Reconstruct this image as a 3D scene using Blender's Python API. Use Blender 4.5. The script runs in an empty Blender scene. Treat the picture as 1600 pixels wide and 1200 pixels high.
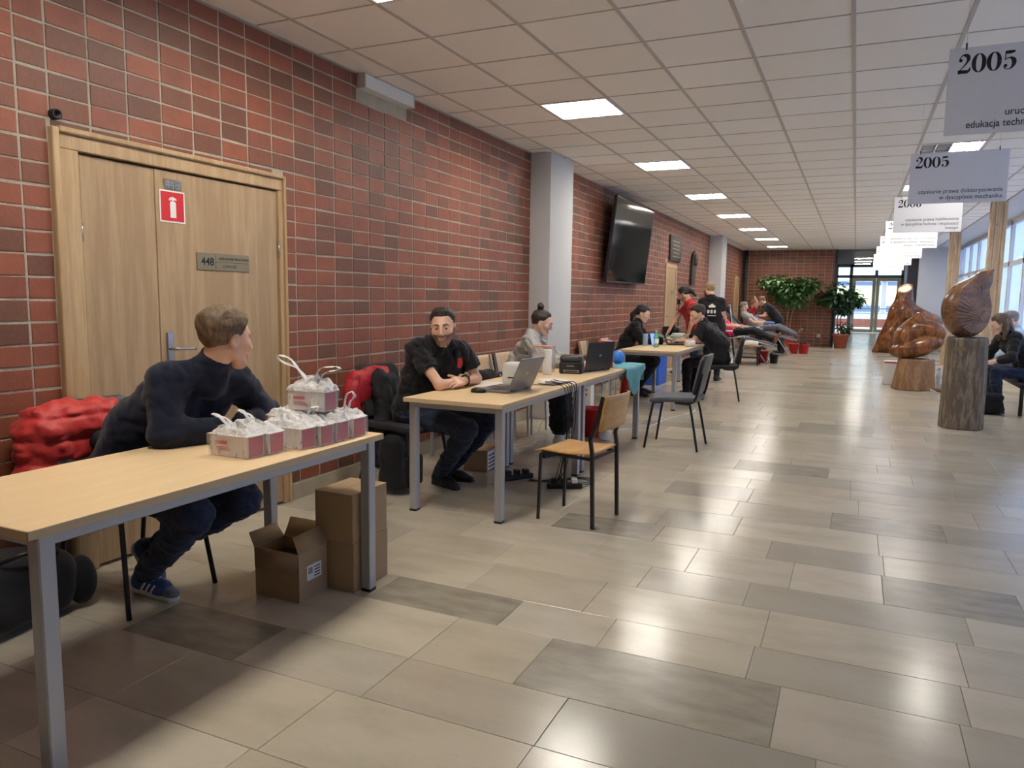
import bpy, bmesh, math, random
import numpy as np
from mathutils import Vector, Matrix, Euler
random.seed(7)
SC = bpy.context.scene
COL = SC.collection
PI = math.pi

# ------------------------------------------------------------------ camera
CAMH = 1.38
def rot_cam(p, y, r):
    Rz = Matrix.Rotation(y, 3, 'Z'); Rx = Matrix.Rotation(p, 3, 'X'); Ry = Matrix.Rotation(r, 3, 'Y')
    return Rz @ Rx @ Ry @ Matrix.Rotation(PI/2, 3, 'X')
cam_d = bpy.data.cameras.new('camera')
cam = bpy.data.objects.new('camera', cam_d)
COL.objects.link(cam)
cam_d.sensor_width = 36.0
cam_d.lens = 26.225
cam_d.clip_start = 0.05
cam_d.clip_end = 200
cam.matrix_world = Matrix.Translation((0, 0, CAMH)) @ rot_cam(-0.114993, 0.42829, -0.013316).to_4x4()
SC.camera = cam

# ------------------------------------------------------------------ world, view
wd = bpy.data.worlds.new('overcast_sky')
SC.world = wd
wd.use_nodes = True
wn = wd.node_tree
wn.nodes['Background'].inputs[0].default_value = (0.72, 0.84, 1.0, 1)
wn.nodes['Background'].inputs[1].default_value = 2.9
SC.view_settings.view_transform = 'Standard'
SC.view_settings.look = 'None'
SC.view_settings.gamma = 1.0
SC.view_settings.use_curve_mapping = False
SC.view_settings.exposure = 0.36
LAMP = 37.0          # strength of the ceiling lamp tubes

# daylight entering through the window wall and the glazed end (portals for the sky)
def portal(name, loc, rot, sx, sy):
    d = bpy.data.lights.new(name, 'AREA'); d.shape = 'RECTANGLE'; d.size = sx; d.size_y = sy
    d.cycles.is_portal = True
    o = bpy.data.objects.new(name, d); COL.objects.link(o); o.location = loc; o.rotation_euler = rot
    return o
portal('window_daylight', (2.78, 13.3, 1.9), (0, PI/2, 0), 2.2, 23.6)
portal('end_door_daylight', (0.5, 38.6, 1.5), (-PI/2, 0, 0), 3.0, 3.0)

# ------------------------------------------------------------------ geometry constants
XW = -3.389          # brick wall face
XR = 2.60            # window plane
CZ = 2.981           # ceiling height
YB = 25.15           # far brick wall
YE = 38.0            # glazed doors at the end

# ------------------------------------------------------------------ materials
def lin(c):
    return tuple(((v/255.0)/12.92 if v/255.0 <= 0.04045 else ((v/255.0+0.055)/1.055)**2.4) for v in c)
MATS = {}
def mat(name, col, rough=0.5, metal=0.0, spec=0.5, bump=None, var=None, emit=None, trans=None, sheen=0.0, coat=0.0):
    """col: sRGB 0-255. bump=(scale,strength,stretch). var=(scale,amount) noise colour variation"""
    if name in MATS: return MATS[name]
    m = bpy.data.materials.new(name); m.use_nodes = True
    nt = m.node_tree; N = nt.nodes; L = nt.links
    b = N['Principled BSDF']
    c = lin(col) + (1,)
    b.inputs['Base Color'].default_value = c
    b.inputs['Roughness'].default_value = rough
    b.inputs['Metallic'].default_value = metal
    b.inputs['Specular IOR Level'].default_value = spec
    if sheen: b.inputs['Sheen Weight'].default_value = sheen
    if coat: b.inputs['Coat Weight'].default_value = coat
    if emit:
        b.inputs['Emission Color'].default_value = lin(emit[0]) + (1,)
        b.inputs['Emission Strength'].default_value = emit[1]
    if bump or var:
        tc = N.new('ShaderNodeTexCoord')
    if bump:
        mp = N.new('ShaderNodeMapping'); L.new(tc.outputs['Object'], mp.inputs[0])
        st = bump[2] if len(bump) > 2 else (1, 1, 1)
        mp.inputs['Scale'].default_value = st
        nz = N.new('ShaderNodeTexNoise'); nz.inputs['Scale'].default_value = bump[0]; nz.inputs['Detail'].default_value = 4
        L.new(mp.outputs[0], nz.inputs['Vector'])
        bp = N.new('ShaderNodeBump'); bp.inputs['Strength'].default_value = bump[1]; bp.inputs['Distance'].default_value = 0.01
        L.new(nz.outputs[0], bp.inputs['Height']); L.new(bp.outputs[0], b.inputs['Normal'])
    if var:
        mp2 = N.new('ShaderNodeMapping'); L.new(tc.outputs['Object'], mp2.inputs[0])
        mp2.inputs['Scale'].default_value = var[2] if len(var) > 2 else (1, 1, 1)
        nv = N.new('ShaderNodeTexNoise'); nv.inputs['Scale'].default_value = var[0]; nv.inputs['Detail'].default_value = 5
        L.new(mp2.outputs[0], nv.inputs['Vector'])
        mx = N.new('ShaderNodeMix'); mx.data_type = 'RGBA'
        k = var[1]
        mx.inputs[6].default_value = tuple(v*(1-k) for v in c[:3]) + (1,)
        mx.inputs[7].default_value = tuple(min(1, v*(1+k)) for v in c[:3]) + (1,)
        mr = N.new('ShaderNodeMapRange'); mr.inputs[1].default_value = 0.3; mr.inputs[2].default_value = 0.7
        L.new(nv.outputs[0], mr.inputs[0]); L.new(mr.outputs[0], mx.inputs[0])
        L.new(mx.outputs[2], b.inputs['Base Color'])
    if trans is not None:
        # thin see-through sheet: part transparent, part surface
        out = N['Material Output']
        t = N.new('ShaderNodeBsdfTransparent'); s = N.new('ShaderNodeMixShader')
        s.inputs[0].default_value = 1 - trans
        L.new(t.outputs[0], s.inputs[1]); L.new(b.outputs[0], s.inputs[2]); L.new(s.outputs[0], out.inputs[0])
    MATS[name] = m
    return m

def rand_value(nt):
    """random number per object and per loose piece"""
    N = nt.nodes; L = nt.links
    oi = N.new('ShaderNodeObjectInfo'); ge = N.new('ShaderNodeNewGeometry')
    ad = N.new('ShaderNodeMath'); ad.operation = 'ADD'
    L.new(oi.outputs['Random'], ad.inputs[0]); L.new(ge.outputs['Random Per Island'], ad.inputs[1])
    fr = N.new('ShaderNodeMath'); fr.operation = 'FRACT'; L.new(ad.outputs[0], fr.inputs[0])
    return fr.outputs[0]
def ramp(nt, fac, stops, interp='LINEAR'):
    r = nt.nodes.new('ShaderNodeValToRGB'); nt.links.new(fac, r.inputs[0])
    e = r.color_ramp; e.interpolation = interp
    while len(e.elements) < len(stops): e.elements.new(0.5)
    for el, (p, c) in zip(e.elements, stops):
        el.position = p; el.color = lin(c) + (1,)
    return r.outputs[0]
def noise(nt, scale, detail=4, stretch=(1, 1, 1), coord='world'):
    N = nt.nodes; L = nt.links
    mp = N.new('ShaderNodeMapping'); mp.inputs['Scale'].default_value = stretch
    if coord == 'world':
        g = N.new('ShaderNodeNewGeometry'); L.new(g.outputs['Position'], mp.inputs[0])
    else:
        g = N.new('ShaderNodeTexCoord'); L.new(g.outputs['Object'], mp.inputs[0])
    nz = N.new('ShaderNodeTexNoise'); nz.inputs['Scale'].default_value = scale; nz.inputs['Detail'].default_value = detail
    L.new(mp.outputs[0], nz.inputs['Vector'])
    return nz.outputs[0]
def mixc(nt, fac, a, b, mode='MIX'):
    mx = nt.nodes.new('ShaderNodeMix'); mx.data_type = 'RGBA'; mx.blend_type = mode
    for s, v in ((0, fac), (6, a), (7, b)):
        if hasattr(v, 'is_linked') or isinstance(v, bpy.types.NodeSocket): nt.links.new(v, mx.inputs[s])
        else: mx.inputs[s].default_value = v
    return mx.outputs[2]
def bumpn(nt, h, strength, dist=0.01):
    bp = nt.nodes.new('ShaderNodeBump'); bp.inputs['Strength'].default_value = strength; bp.inputs['Distance'].default_value = dist
    nt.links.new(h, bp.inputs['Height']); return bp.outputs[0]
def base(name):
    m = bpy.data.materials.new(name); m.use_nodes = True; MATS[name] = m
    return m, m.node_tree, m.node_tree.nodes['Principled BSDF']

def make_brick_mat():
    m, nt, b = base('brick')
    rv = rand_value(nt)
    c = ramp(nt, rv, [(0.0, (103, 68, 51)), (0.16, (118, 73, 54)), (0.32, (135, 77, 56)), (0.5, (147, 81, 57)),
                      (0.66, (138, 77, 58)), (0.8, (153, 86, 58)), (0.92, (135, 79, 58)), (1.0, (111, 75, 57))])
    n1 = noise(nt, 9, 5); n2 = noise(nt, 45, 4)
    c2 = mixc(nt, ramp(nt, n1, [(0.35, (0, 0, 0)), (0.7, (255, 255, 255))]), c, mixc(nt, 0.55, c, lin((111, 68, 50)) + (1,)))
    c3 = mixc(nt, ramp(nt, n2, [(0.55, (0, 0, 0)), (0.75, (120, 120, 120))]), c2, lin((161, 100, 73)) + (1,))
    nt.links.new(c3, b.inputs['Base Color']); b.inputs['Roughness'].default_value = 0.55
    nt.links.new(bumpn(nt, n2, 0.35, 0.004), b.inputs['Normal'])
    return m
make_brick_mat()
mat('mortar', (172, 162, 146), 0.9, bump=(60, 0.6), var=(5, 0.18))

def make_slab_mat():
    m, nt, b = base('stone_slab')
    rv = rand_value(nt)
    c = ramp(nt, rv, [(0.0, (177, 170, 154)), (0.16, (202, 192, 171)), (0.34, (192, 182, 161)), (0.5, (207, 197, 177)),
                      (0.66, (187, 179, 162)), (0.8, (200, 188, 166)), (0.9, (172, 164, 150)), (0.955, (181, 174, 156)), (1.0, (153, 147, 135))])
    n1 = noise(nt, 2.6, 6, (1.0, 2.6, 1)); n2 = noise(nt, 24, 5, (1, 2, 1)); n3 = noise(nt, 90, 3)
    c = mixc(nt, ramp(nt, n1, [(0.42, (0, 0, 0)), (0.75, (170, 170, 170))]), c, lin((157, 147, 126)) + (1,))
    c = mixc(nt, ramp(nt, n2, [(0.58, (0, 0, 0)), (0.8, (110, 110, 110))]), c, lin((131, 120, 103)) + (1,))
    c = mixc(nt, ramp(nt, n3, [(0.70, (0, 0, 0)), (0.76, (150, 150, 150))]), c, lin((105, 95, 78)) + (1,))
    nt.links.new(c, b.inputs['Base Color'])
    rr = ramp(nt, n2, [(0.3, (70, 70, 70)), (0.75, (122, 122, 122))])
    mr = nt.nodes.new('ShaderNodeMapRange'); nt.links.new(rr, mr.inputs[0]); mr.inputs[3].default_value = 0.16; mr.inputs[4].default_value = 0.42
    nt.links.new(mr.outputs[0], b.inputs['Roughness'])
    b.inputs['Specular IOR Level'].default_value = 0.55
    nt.links.new(bumpn(nt, n2, 0.05, 0.004), b.inputs['Normal'])
    return m
make_slab_mat()
def make_slab_dark():
    m, nt, b = base('stone_slab_dark')
    n1 = noise(nt, 6, 6, (1.0, 2.6, 1))
    c = ramp(nt, n1, [(0.3, (140, 132, 117)), (0.7, (166, 158, 140))])
    nt.links.new(c, b.inputs['Base Color']); b.inputs['Roughness'].default_value = 0.24
make_slab_dark()
mat('grout', (150, 140, 120), 0.7)

def make_tile_mat():
    m, nt, b = base('ceiling_tile')
    rv = rand_value(nt)
    c = ramp(nt, rv, [(0, (246, 241, 232)), (0.5, (249, 244, 236)), (1, (251, 247, 240))])
    n = noise(nt, 260, 2)
    c = mixc(nt, ramp(nt, n, [(0.6, (0, 0, 0)), (0.8, (70, 70, 70))]), c, lin((176, 170, 160)) + (1,))
    nt.links.new(c, b.inputs['Base Color']); b.inputs['Roughness'].default_value = 0.9
make_tile_mat()
mat('grid_metal', (196, 190, 182), 0.6)
mat('white_paint', (204, 203, 202), 0.75, bump=(40, 0.12), var=(1.5, 0.03))
mat('dark_paint', (52, 52, 58), 0.7)
mat('plinth', (176, 164, 140), 0.7, var=(6, 0.12), bump=(30, 0.2))

def make_wood(name, c1, c2, scale, stretch, rough=0.45, coord='object', bump=0.1):
    m, nt, b = base(name)
    n = noise(nt, scale, 6, stretch, coord)
    w = nt.nodes.new('ShaderNodeMath'); w.operation = 'MULTIPLY'; nt.links.new(n, w.inputs[0]); w.inputs[1].default_value = 7.0
    fr = nt.nodes.new('ShaderNodeMath'); fr.operation = 'PINGPONG'; nt.links.new(w.outputs[0], fr.inputs[0]); fr.inputs[1].default_value = 1.0
    n2 = noise(nt, scale*9, 4, stretch, coord)
    ad = nt.nodes.new('ShaderNodeMath'); ad.operation = 'MULTIPLY_ADD'; nt.links.new(n2, ad.inputs[0]); ad.inputs[1].default_value = 0.9
    hm = nt.nodes.new('ShaderNodeMath'); hm.operation = 'MULTIPLY'; nt.links.new(fr.outputs[0], hm.inputs[0]); hm.inputs[1].default_value = 0.5
    nt.links.new(hm.outputs[0], ad.inputs[2])
    c = ramp(nt, ad.outputs[0], [(0.15, c1), (0.85, c2)])
    nt.links.new(c, b.inputs['Base Color']); b.inputs['Roughness'].default_value = rough
    if bump: nt.links.new(bumpn(nt, n2, bump, 0.003), b.inputs['Normal'])
    return m
make_wood('door_veneer', (186, 160, 122), (162, 134, 100), 2.2, (5, 5, 0.3), 0.42)
make_wood('frame_veneer', (198, 172, 132), (176, 146, 108), 2.0, (6, 6, 0.4), 0.45)
make_wood('table_laminate', (244, 216, 174), (236, 206, 160), 3.0, (4.0, 0.35, 4), 0.38, bump=0.03)
make_wood('plywood', (222, 178, 112), (200, 148, 84), 3.0, (4.0, 0.4, 4), 0.35, bump=0.04)
make_wood('pale_plywood', (226, 198, 158), (206, 174, 132), 3.0, (4.0, 4, 0.4), 0.4, bump=0.04)
make_wood('post_wood', (222, 196, 158), (188, 156, 118), 3.0, (6, 6, 0.5), 0.55)
make_wood('sculpt_wood', (178, 116, 66), (104, 62, 36), 2.2, (2.2, 2.2, 0.9), 0.22, bump=0.12)
make_wood('shell_wood', (156, 116, 86), (112, 80, 60), 3.0, (1.5, 1.5, 3), 0.24, bump=0.08)
make_wood('log_wood', (178, 162, 142), (104, 92, 80), 3.0, (5, 5, 0.8), 0.7, bump=0.9)
make_wood('stump_wood', (184, 146, 108), (134, 100, 70), 2.4, (3, 3, 0.7), 0.5, bump=0.3)
mat('table_edge', (206, 182, 144), 0.5)
mat('silver', (176, 178, 184), 0.38, 0.55)
mat('steel', (170, 172, 178), 0.3, 0.9)
mat('black_metal', (34, 33, 34), 0.4, 0.3)
mat('black_plastic', (24, 24, 26), 0.4)
mat('dark_grey_plastic', (52, 53, 58), 0.4)
mat('white_plastic', (226, 224, 218), 0.4)
mat('red_plastic', (196, 40, 40), 0.4)
mat('paper', (236, 234, 230), 0.7)
mat('cardboard', (172, 146, 114), 0.8, bump=(90, 0.08, (1, 1, 6)), var=(3, 0.05))
mat('cardboard_inside', (150, 120, 88), 0.85)
# ------------------------------------------------------------------ mesh helpers
class MB:
    def __init__(s): s.v = []; s.f = []; s.sm = []
    def add(s, vs, fs, smooth=False):
        o = len(s.v); s.v += [tuple(v) for v in vs]
        s.f += [tuple(i+o for i in f) for f in fs]; s.sm += [smooth]*len(fs)
        return s
    def box(s, x0, x1, y0, y1, z0, z1, M=None):
        vs = [Vector((x, y, z)) for z in (z0, z1) for y in (y0, y1) for x in (x0, x1)]
        if M is not None: vs = [M @ v for v in vs]
        return s.add(vs, [(0, 2, 3, 1), (4, 5, 7, 6), (0, 1, 5, 4), (2, 6, 7, 3), (0, 4, 6, 2), (1, 3, 7, 5)])
    def cbox(s, x0, x1, y0, y1, z0, z1, c=0.004, M=None):
        """box with chamfered edges"""
        bm = bmesh.new(); bmesh.ops.create_cube(bm, size=1.0)
        for v in bm.verts: v.co = Vector(((x0+x1)/2+v.co.x*(x1-x0), (y0+y1)/2+v.co.y*(y1-y0), (z0+z1)/2+v.co.z*(z1-z0)))
        c = min(c, 0.49*min(x1-x0, y1-y0, z1-z0))
        bmesh.ops.bevel(bm, geom=bm.edges[:], offset=c, segments=2 if c > 0.006 else 1, affect='EDGES', profile=0.6)
        vs = [(M @ v.co) if M is not None else v.co.copy() for v in bm.verts]
        for i, v in enumerate(bm.verts): v.index = i
        fs = [tuple(v.index for v in f.verts) for f in bm.faces]
        bm.free(); return s.add(vs, fs, c > 0.006)
    def tube(s, path, r, n=8, cap=True, r2=None, closed=False):
        path = [Vector(p) for p in path]; rings = []
        up = None
        for i, p in enumerate(path):
            if closed: d = path[(i+1) % len(path)]-path[i-1]
            else: d = (path[min(i+1, len(path)-1)]-path[max(i-1, 0)])
            d.normalize()
            if up is None:
                up = Vector((0, 0, 1)) if abs(d.z) < 0.9 else Vector((1, 0, 0))
            a = d.cross(up)
            if a.length < 1e-4: a = d.orthogonal()
            a.normalize(); b = a.cross(d).normalized(); up = b
            rr = r if r2 is None else r+(r2-r)*i/max(1, len(path)-1)
            rings.append([p+a*math.cos(2*PI*k/n+PI/n)*rr+b*math.sin(2*PI*k/n+PI/n)*rr for k in range(n)])
        vs = [v for R in rings for v in R]; fs = []
        m = len(rings)
        for i in range(m if closed else m-1):
            for k in range(n):
                j = (i+1) % m
                fs.append((i*n+k, i*n+(k+1) % n, j*n+(k+1) % n, j*n+k))
        s.add(vs, fs, n > 5)
        if cap and not closed:
            o = len(s.v)-len(vs)
            s.f.append(tuple(o+k for k in range(n))[::-1]); s.sm.append(False)
            s.f.append(tuple(o+(m-1)*n+k for k in range(n))); s.sm.append(False)
        return s
    def lathe(s, prof, n=24, c=(0, 0, 0), M=None, cap=True):
        vs = []; fs = []
        for r, z in prof:
            for k in range(n):
                v = Vector((c[0]+r*math.cos(2*PI*k/n), c[1]+r*math.sin(2*PI*k/n), c[2]+z))
                vs.append(M @ v if M is not None else v)
        m = len(prof)
        for i in range(m-1):
            for k in range(n): fs.append((i*n+k, i*n+(k+1) % n, (i+1)*n+(k+1) % n, (i+1)*n+k))
        if cap:
            fs.append(tuple(range(n))[::-1]); fs.append(tuple((m-1)*n+k for k in range(n)))
        return s.add(vs, fs, True)
    def sheet(s, grid, thick=0.0):
        """grid[i][j] of points; optional thickness along -normal"""
        ni = len(grid); nj = len(grid[0])
        vs = [Vector(p) for row in grid for p in row]
        fs = [(i*nj+j, i*nj+j+1, (i+1)*nj+j+1, (i+1)*nj+j) for i in range(ni-1) for j in range(nj-1)]
        if not thick: return s.add(vs, fs, True)
        ns = [Vector((0, 0, 0)) for _ in vs]
        for f in fs:
            n = (vs[f[1]]-vs[f[0]]).cross(vs[f[3]]-vs[f[0]])
            for i in f: ns[i] += n
        v2 = [v-n.normalized()*thick if n.length > 0 else v for v, n in zip(vs, ns)]
        o = len(vs); f2 = [tuple(i+o for i in f)[::-1] for f in fs]
        rim = [i*nj for i in range(ni)] + [(ni-1)*nj+j for j in range(1, nj)] + [i*nj+nj-1 for i in range(ni-2, -1, -1)] + [j for j in range(nj-2, 0, -1)]
        fr = [(rim[k], rim[(k+1) % len(rim)], rim[(k+1) % len(rim)]+o, rim[k]+o) for k in range(len(rim))]
        return s.add(vs+v2, fs+f2+fr, True)
    def prism(s, poly, z0, z1, M=None):
        n = len(poly)
        vs = [Vector((p[0], p[1], z)) for z in (z0, z1) for p in poly]
        if M is not None: vs = [M @ v for v in vs]
        return s.add(vs, [tuple(range(n))[::-1], tuple(range(n, 2*n))]+[(i, (i+1) % n, n+(i+1) % n, n+i) for i in range(n)])
    def mesh(s, name, material):
        me = bpy.data.meshes.new(name); me.from_pydata(s.v, [], s.f)
        me.polygons.foreach_set('use_smooth', s.sm)
        if material: me.materials.append(MATS[material] if isinstance(material, str) else material)
        me.update(); return me
    def build(s, name, material, parent=None):
        o = bpy.data.objects.new(name, s.mesh(name, material)); COL.objects.link(o)
        if parent is not None: o.parent = parent
        return o
def obj(name, me, parent=None, M=None):
    o = bpy.data.objects.new(name, me); COL.objects.link(o)
    if parent is not None: o.parent = parent
    if M is not None: o.matrix_local = M
    return o
def tag(o, label=None, cat=None, group=None, kind=None):
    if label: o['label'] = label
    if cat: o['category'] = cat
    if group: o['group'] = group
    if kind: o['kind'] = kind
    return o
def thing(name, label, cat, loc=(0, 0, 0), rz=0, group=None):
    o = bpy.data.objects.new(name, None); COL.objects.link(o)
    o.empty_display_size = 0.1; o.location = loc; o.rotation_euler = (0, 0, rz)
    return tag(o, label, cat, group)
def dup(root, loc, rz, label, group=None):
    r = root.copy(); COL.objects.link(r); r.location = loc; r.rotation_euler = (0, 0, rz)
    r['label'] = label
    if group: r['group'] = group
    for ch in list(root.children):
        c = ch.copy(); COL.objects.link(c); c.parent = r
        for g in list(ch.children):
            d = g.copy(); COL.objects.link(d); d.parent = c
    return r
def TR(x, y, z, rz=0, rx=0, ry=0):
    return Matrix.Translation((x, y, z)) @ Euler((rx, ry, rz)).to_matrix().to_4x4()
def arc(p0, p1, p2, n=6):
    """quadratic bezier points"""
    p0, p1, p2 = Vector(p0), Vector(p1), Vector(p2)
    return [p0*(1-t)**2+p1*2*t*(1-t)+p2*t*t for t in [i/n for i in range(n+1)]]
def smooth_path(pts, n=5):
    P = [Vector(p) for p in pts]; out = []
    for i in range(len(P)-1):
        a, b, c, d = P[max(i-1, 0)], P[i], P[i+1], P[min(i+2, len(P)-1)]
        for k in range(n):
            t = k/n
            out.append(0.5*((2*b)+(-a+c)*t+(2*a-5*b+4*c-d)*t*t+(-a+3*b-3*c+d)*t**3))
    out.append(P[-1]); return out
def text_mesh(txt, size, material, name, parent, M, align='LEFT', extr=0.0004, bold=False, xs=1.0):
    cu = bpy.data.curves.new(name, 'FONT'); cu.body = txt; cu.size = size; cu.align_x = align; cu.extrude = extr
    cu.resolution_u = 3
    if bold: cu.offset = size*0.018
    t = bpy.data.objects.new(name+'_tmp', cu); COL.objects.link(t)
    dg = bpy.context.evaluated_depsgraph_get(); dg.update()
    me = bpy.data.meshes.new_from_object(t.evaluated_get(dg))
    bpy.data.objects.remove(t); bpy.data.curves.remove(cu)
    me.materials.clear(); me.materials.append(MATS[material]); me.name = name
    me.transform(Matrix.Diagonal((xs, 1, 1, 1)))
    o = bpy.data.objects.new(name, me); COL.objects.link(o); o.parent = parent; o.matrix_local = M
    return o

# ------------------------------------------------------------------ the hall
def st(o): o['kind'] = 'structure'; return o
# left wall: mortar body with bricks proud of it
DY0, DY1, DZ1 = 2.302, 3.842, 2.13          # first door opening
wall_l = st(MB().box(XW-0.25, XW-0.0035, -3.0, DY0, 0, CZ+0.1).box(XW-0.25, XW-0.0035, DY0, DY1, DZ1, CZ+0.1)
            .box(XW-0.25, XW-0.0035, DY1, YB+0.3, 0, CZ+0.1).build('wall_left', 'mortar'))
holes = [(DY0, DY1, -1, DZ1), (4.637, 5.303, 2.878, 3.2), (14.5, 15.45, -1, 2.09), (23.58, 24.5, -1, 2.13)]
ys = [2.168-0.2055*k for k in range(26)][::-1] + [2.311+0.2055*k for k in range(112)]
zs = [0.111+0.1028*k for k in range(28)] + [CZ]
J = 0.0056
def cut(r):
    out = [r]
    for h in holes:
        nxt = []
        for (a, b, c, d) in out:
            if b <= h[0] or a >= h[1] or d <= h[2] or c >= h[3]: nxt.append((a, b, c, d)); continue
            if a < h[0]-0.03: nxt.append((a, h[0], c, d))
            if b > h[1]+0.03: nxt.append((h[1], b, c, d))
            if d > h[3]+0.02 and a >= h[0]-0.03 and b <= h[1]+0.03: nxt.append((a, b, h[3], d))
        out = nxt
    return out
bricks = []
for i in range(len(ys)-1):
    for k in range(len(zs)-1):
        if ys[i] > YB: continue
        for r in cut((ys[i], min(ys[i+1], YB), zs[k], zs[k+1])):
            if r[1]-r[0] > 0.03 and r[3]-r[2] > 0.025: bricks.append(r)
def brick_verts(r, rng):
    j = lambda: rng.uniform(-0.0022, 0.0022)
    y0, y1, z0, z1 = r[0]+J+j(), r[1]-J+j(), r[2]+J+j(), r[3]-J+j()
    px = XW+rng.uniform(-0.0012, 0.0012); c = 0.002
    b = XW-0.012
    vs = [(b, y0, z0), (b, y1, z0), (b, y1, z1), (b, y0, z1),
          (px-c, y0, z0+j()), (px-c, y1, z0+j()), (px-c, y1, z1+j()), (px-c, y0, z1+j()),
          (px, y0+c, z0+c), (px, y1-c, z0+c), (px, y1-c, z1-c), (px, y0+c, z1-c)]
    fs = [(0, 1, 5, 4), (1, 2, 6, 5), (2, 3, 7, 6), (3, 0, 4, 7), (4, 5, 9, 8), (5, 6, 10, 9), (6, 7, 11, 10), (7, 4, 8, 11), (8, 9, 10, 11)]
    return vs, fs
rng = random.Random(3)
def show(b):
    y = (b[0]+b[1])/2; z = (b[2]+b[3])/2
    if y < 2.0: return 1e3+abs(y-2)
    x = 1.0*math.hypot(3.39, y)
    # the part hidden behind the people, tables and jackets comes last
    return x + (6 if (z < 0.75 and y < 7.5) else 0)
bricks.sort(key=show)
shared = {}
for n, r in enumerate(bricks[:300]):
    vs, fs = brick_verts((-(r[1]-r[0])/2, (r[1]-r[0])/2, -(r[3]-r[2])/2, (r[3]-r[2])/2), rng)
    key = (round(r[1]-r[0], 3), round(r[3]-r[2], 3), n % 8)
    if key not in shared: shared[key] = MB().add([(v[0]-XW, v[1], v[2]) for v in vs], fs).mesh('brick', 'brick')
    o = obj('brick', shared[key], wall_l)
    o.location = (XW, (r[0]+r[1])/2, (r[2]+r[3])/2)
rest = MB()
for r in bricks[300:]:
    vs, fs = brick_verts(r, rng); rest.add(vs, fs)
tag(rest.build('brickwork', 'brick', wall_l), kind='stuff')
st(MB().box(XW-0.02, XW+0.012, -3.0, DY0-0.02, 0, 0.108).box(XW-0.02, XW+0.012, DY1+0.02, 7.84, 0, 0.108)
   .box(XW-0.02, XW+0.012, 8.6, 14.4, 0, 0.108).box(XW-0.02, XW+0.012, 15.5, 19.1, 0, 0.108).build('baseboard_left', 'plinth'))

# far wall and the passage behind it
wall_f = st(MB().box(XW-0.2, -0.66, YB, YB+0.25, 0, CZ+0.1).build('wall_back', 'mortar'))
rest = MB()
rowz = [0.0+0.1028*k for k in range(29)] + [CZ]
for i in range(14):
    for k in range(29):
        x0 = XW+0.205*i; x1 = min(x0+0.205, -0.66); z0, z1 = rowz[k], rowz[k+1]
        if x1-x0 < 0.03 or z1-z0 < 0.02: continue
        y = YB-0.004-rng.uniform(-0.001, 0.002)
        vs = [(x0+J, YB, z0+J), (x1-J, YB, z0+J), (x1-J, YB, z1-J), (x0+J, YB, z1-J), (x0+J, y, z0+J), (x1-J, y, z0+J), (x1-J, y, z1-J), (x0+J, y, z1-J)]
        rest.add(vs, [(0, 1, 5, 4), (1, 2, 6, 5), (2, 3, 7, 6), (3, 0, 4, 7), (4, 5, 6, 7)])
tag(rest.build('brickwork', 'brick', wall_f), kind='stuff')
st(MB().box(-0.66, -0.58, YB-0.02, YB+0.28, 0, CZ).build('trim_1', 'dark_paint'))
st(MB().box(-1.0, -0.9, YB+0.28, YE+0.1, 0, 3.4).build('wall_passage_left', 'white_paint'))
st(MB().box(1.62, 3.2, YB, YB+0.2, 0, CZ+0.3).build('wall_end_right', 'white_paint'))
st(MB().box(1.36, 1.62, YB+0.1, YB+0.5, 0, CZ+0.3).build('trim_2', 'dark_paint'))
st(MB().box(1.9, 2.0, YB+0.3, YE+0.1, 0, 3.4).build('wall_passage_right', 'white_paint'))
st(MB().box(-1.0, 2.1, YB+0.25, YE+0.3, 3.12, 3.3).build('ceiling_passage', 'dark_paint'))
st(MB().box(-3.6, 3.2, YB-0.02, YB+0.3, CZ+0.005, 3.5).build('trim_3', 'white_paint'))
# wall behind the camera and the solid stretch of the right side
st(MB().box(XW-0.2, 3.0, -3.2, -3.0, 0, CZ+0.1).build('wall_front', 'white_paint'))
RY0 = 1.6
st(MB().box(XR, XR+0.2, -3.2, RY0+0.05, 0, CZ+0.1).build('wall_right', 'white_paint'))

# pillars
def pillar(y0, y1, x1, n):
    st(MB().cbox(XW-0.05, x1, y0, y1, 0, CZ, 0.008).build('wall_pillar_%d' % n, 'white_paint'))
pillar(7.86, 8.58, -3.147, 1); pillar(19.15, 19.85, -3.08, 2)

# floor: stone slabs laid in rows across the hall
floor = st(MB().box(XW-0.1, XR+0.3, -3.2, YE+6, -0.12, -0.004).build('floor', 'grout'))
seams = [-1.2, -0.8, -0.5, -0.1, 0.2, 0.61, 0.91, 1.31, 1.62, 2.01, 2.32, 2.73, 3.02, 3.41, 3.72, 4.12, 4.45, 4.86, 5.25]
rg = random.Random(11)
while seams[-1] < YE+2: seams.append(seams[-1]+(0.40 if rg.random() < 0.5 else 0.31)+rg.uniform(-0.01, 0.01))
slabs = []
for i in range(len(seams)-1):
    w = seams[i+1]-seams[i]; x = XW-rg.uniform(0, 0.6)
    while x < XR+0.2:
        l = rg.choice([0.42, 0.5, 0.58, 0.62, 0.66, 0.7, 0.78, 0.9]) + rg.uniform(-0.03, 0.03)
        if abs(seams[i]-4.86) < 0.01 and x < -0.06 < x+l+0.3: l = -0.06-x if -0.06-x > 0.15 else 0.56-x
        slabs.append((max(x, XW), min(x+l, XR+0.2), seams[i], seams[i+1])); x += l
slabs = [s for s in slabs if s[1]-s[0] > 0.02]
darkpts = [(0.25, 5.05), (-1.45, 4.3), (-2.1, 2.15), (-0.4, 2.5), (-1.35, 2.9), (0.3, 3.9), (-0.55, 6.6)]
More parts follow.
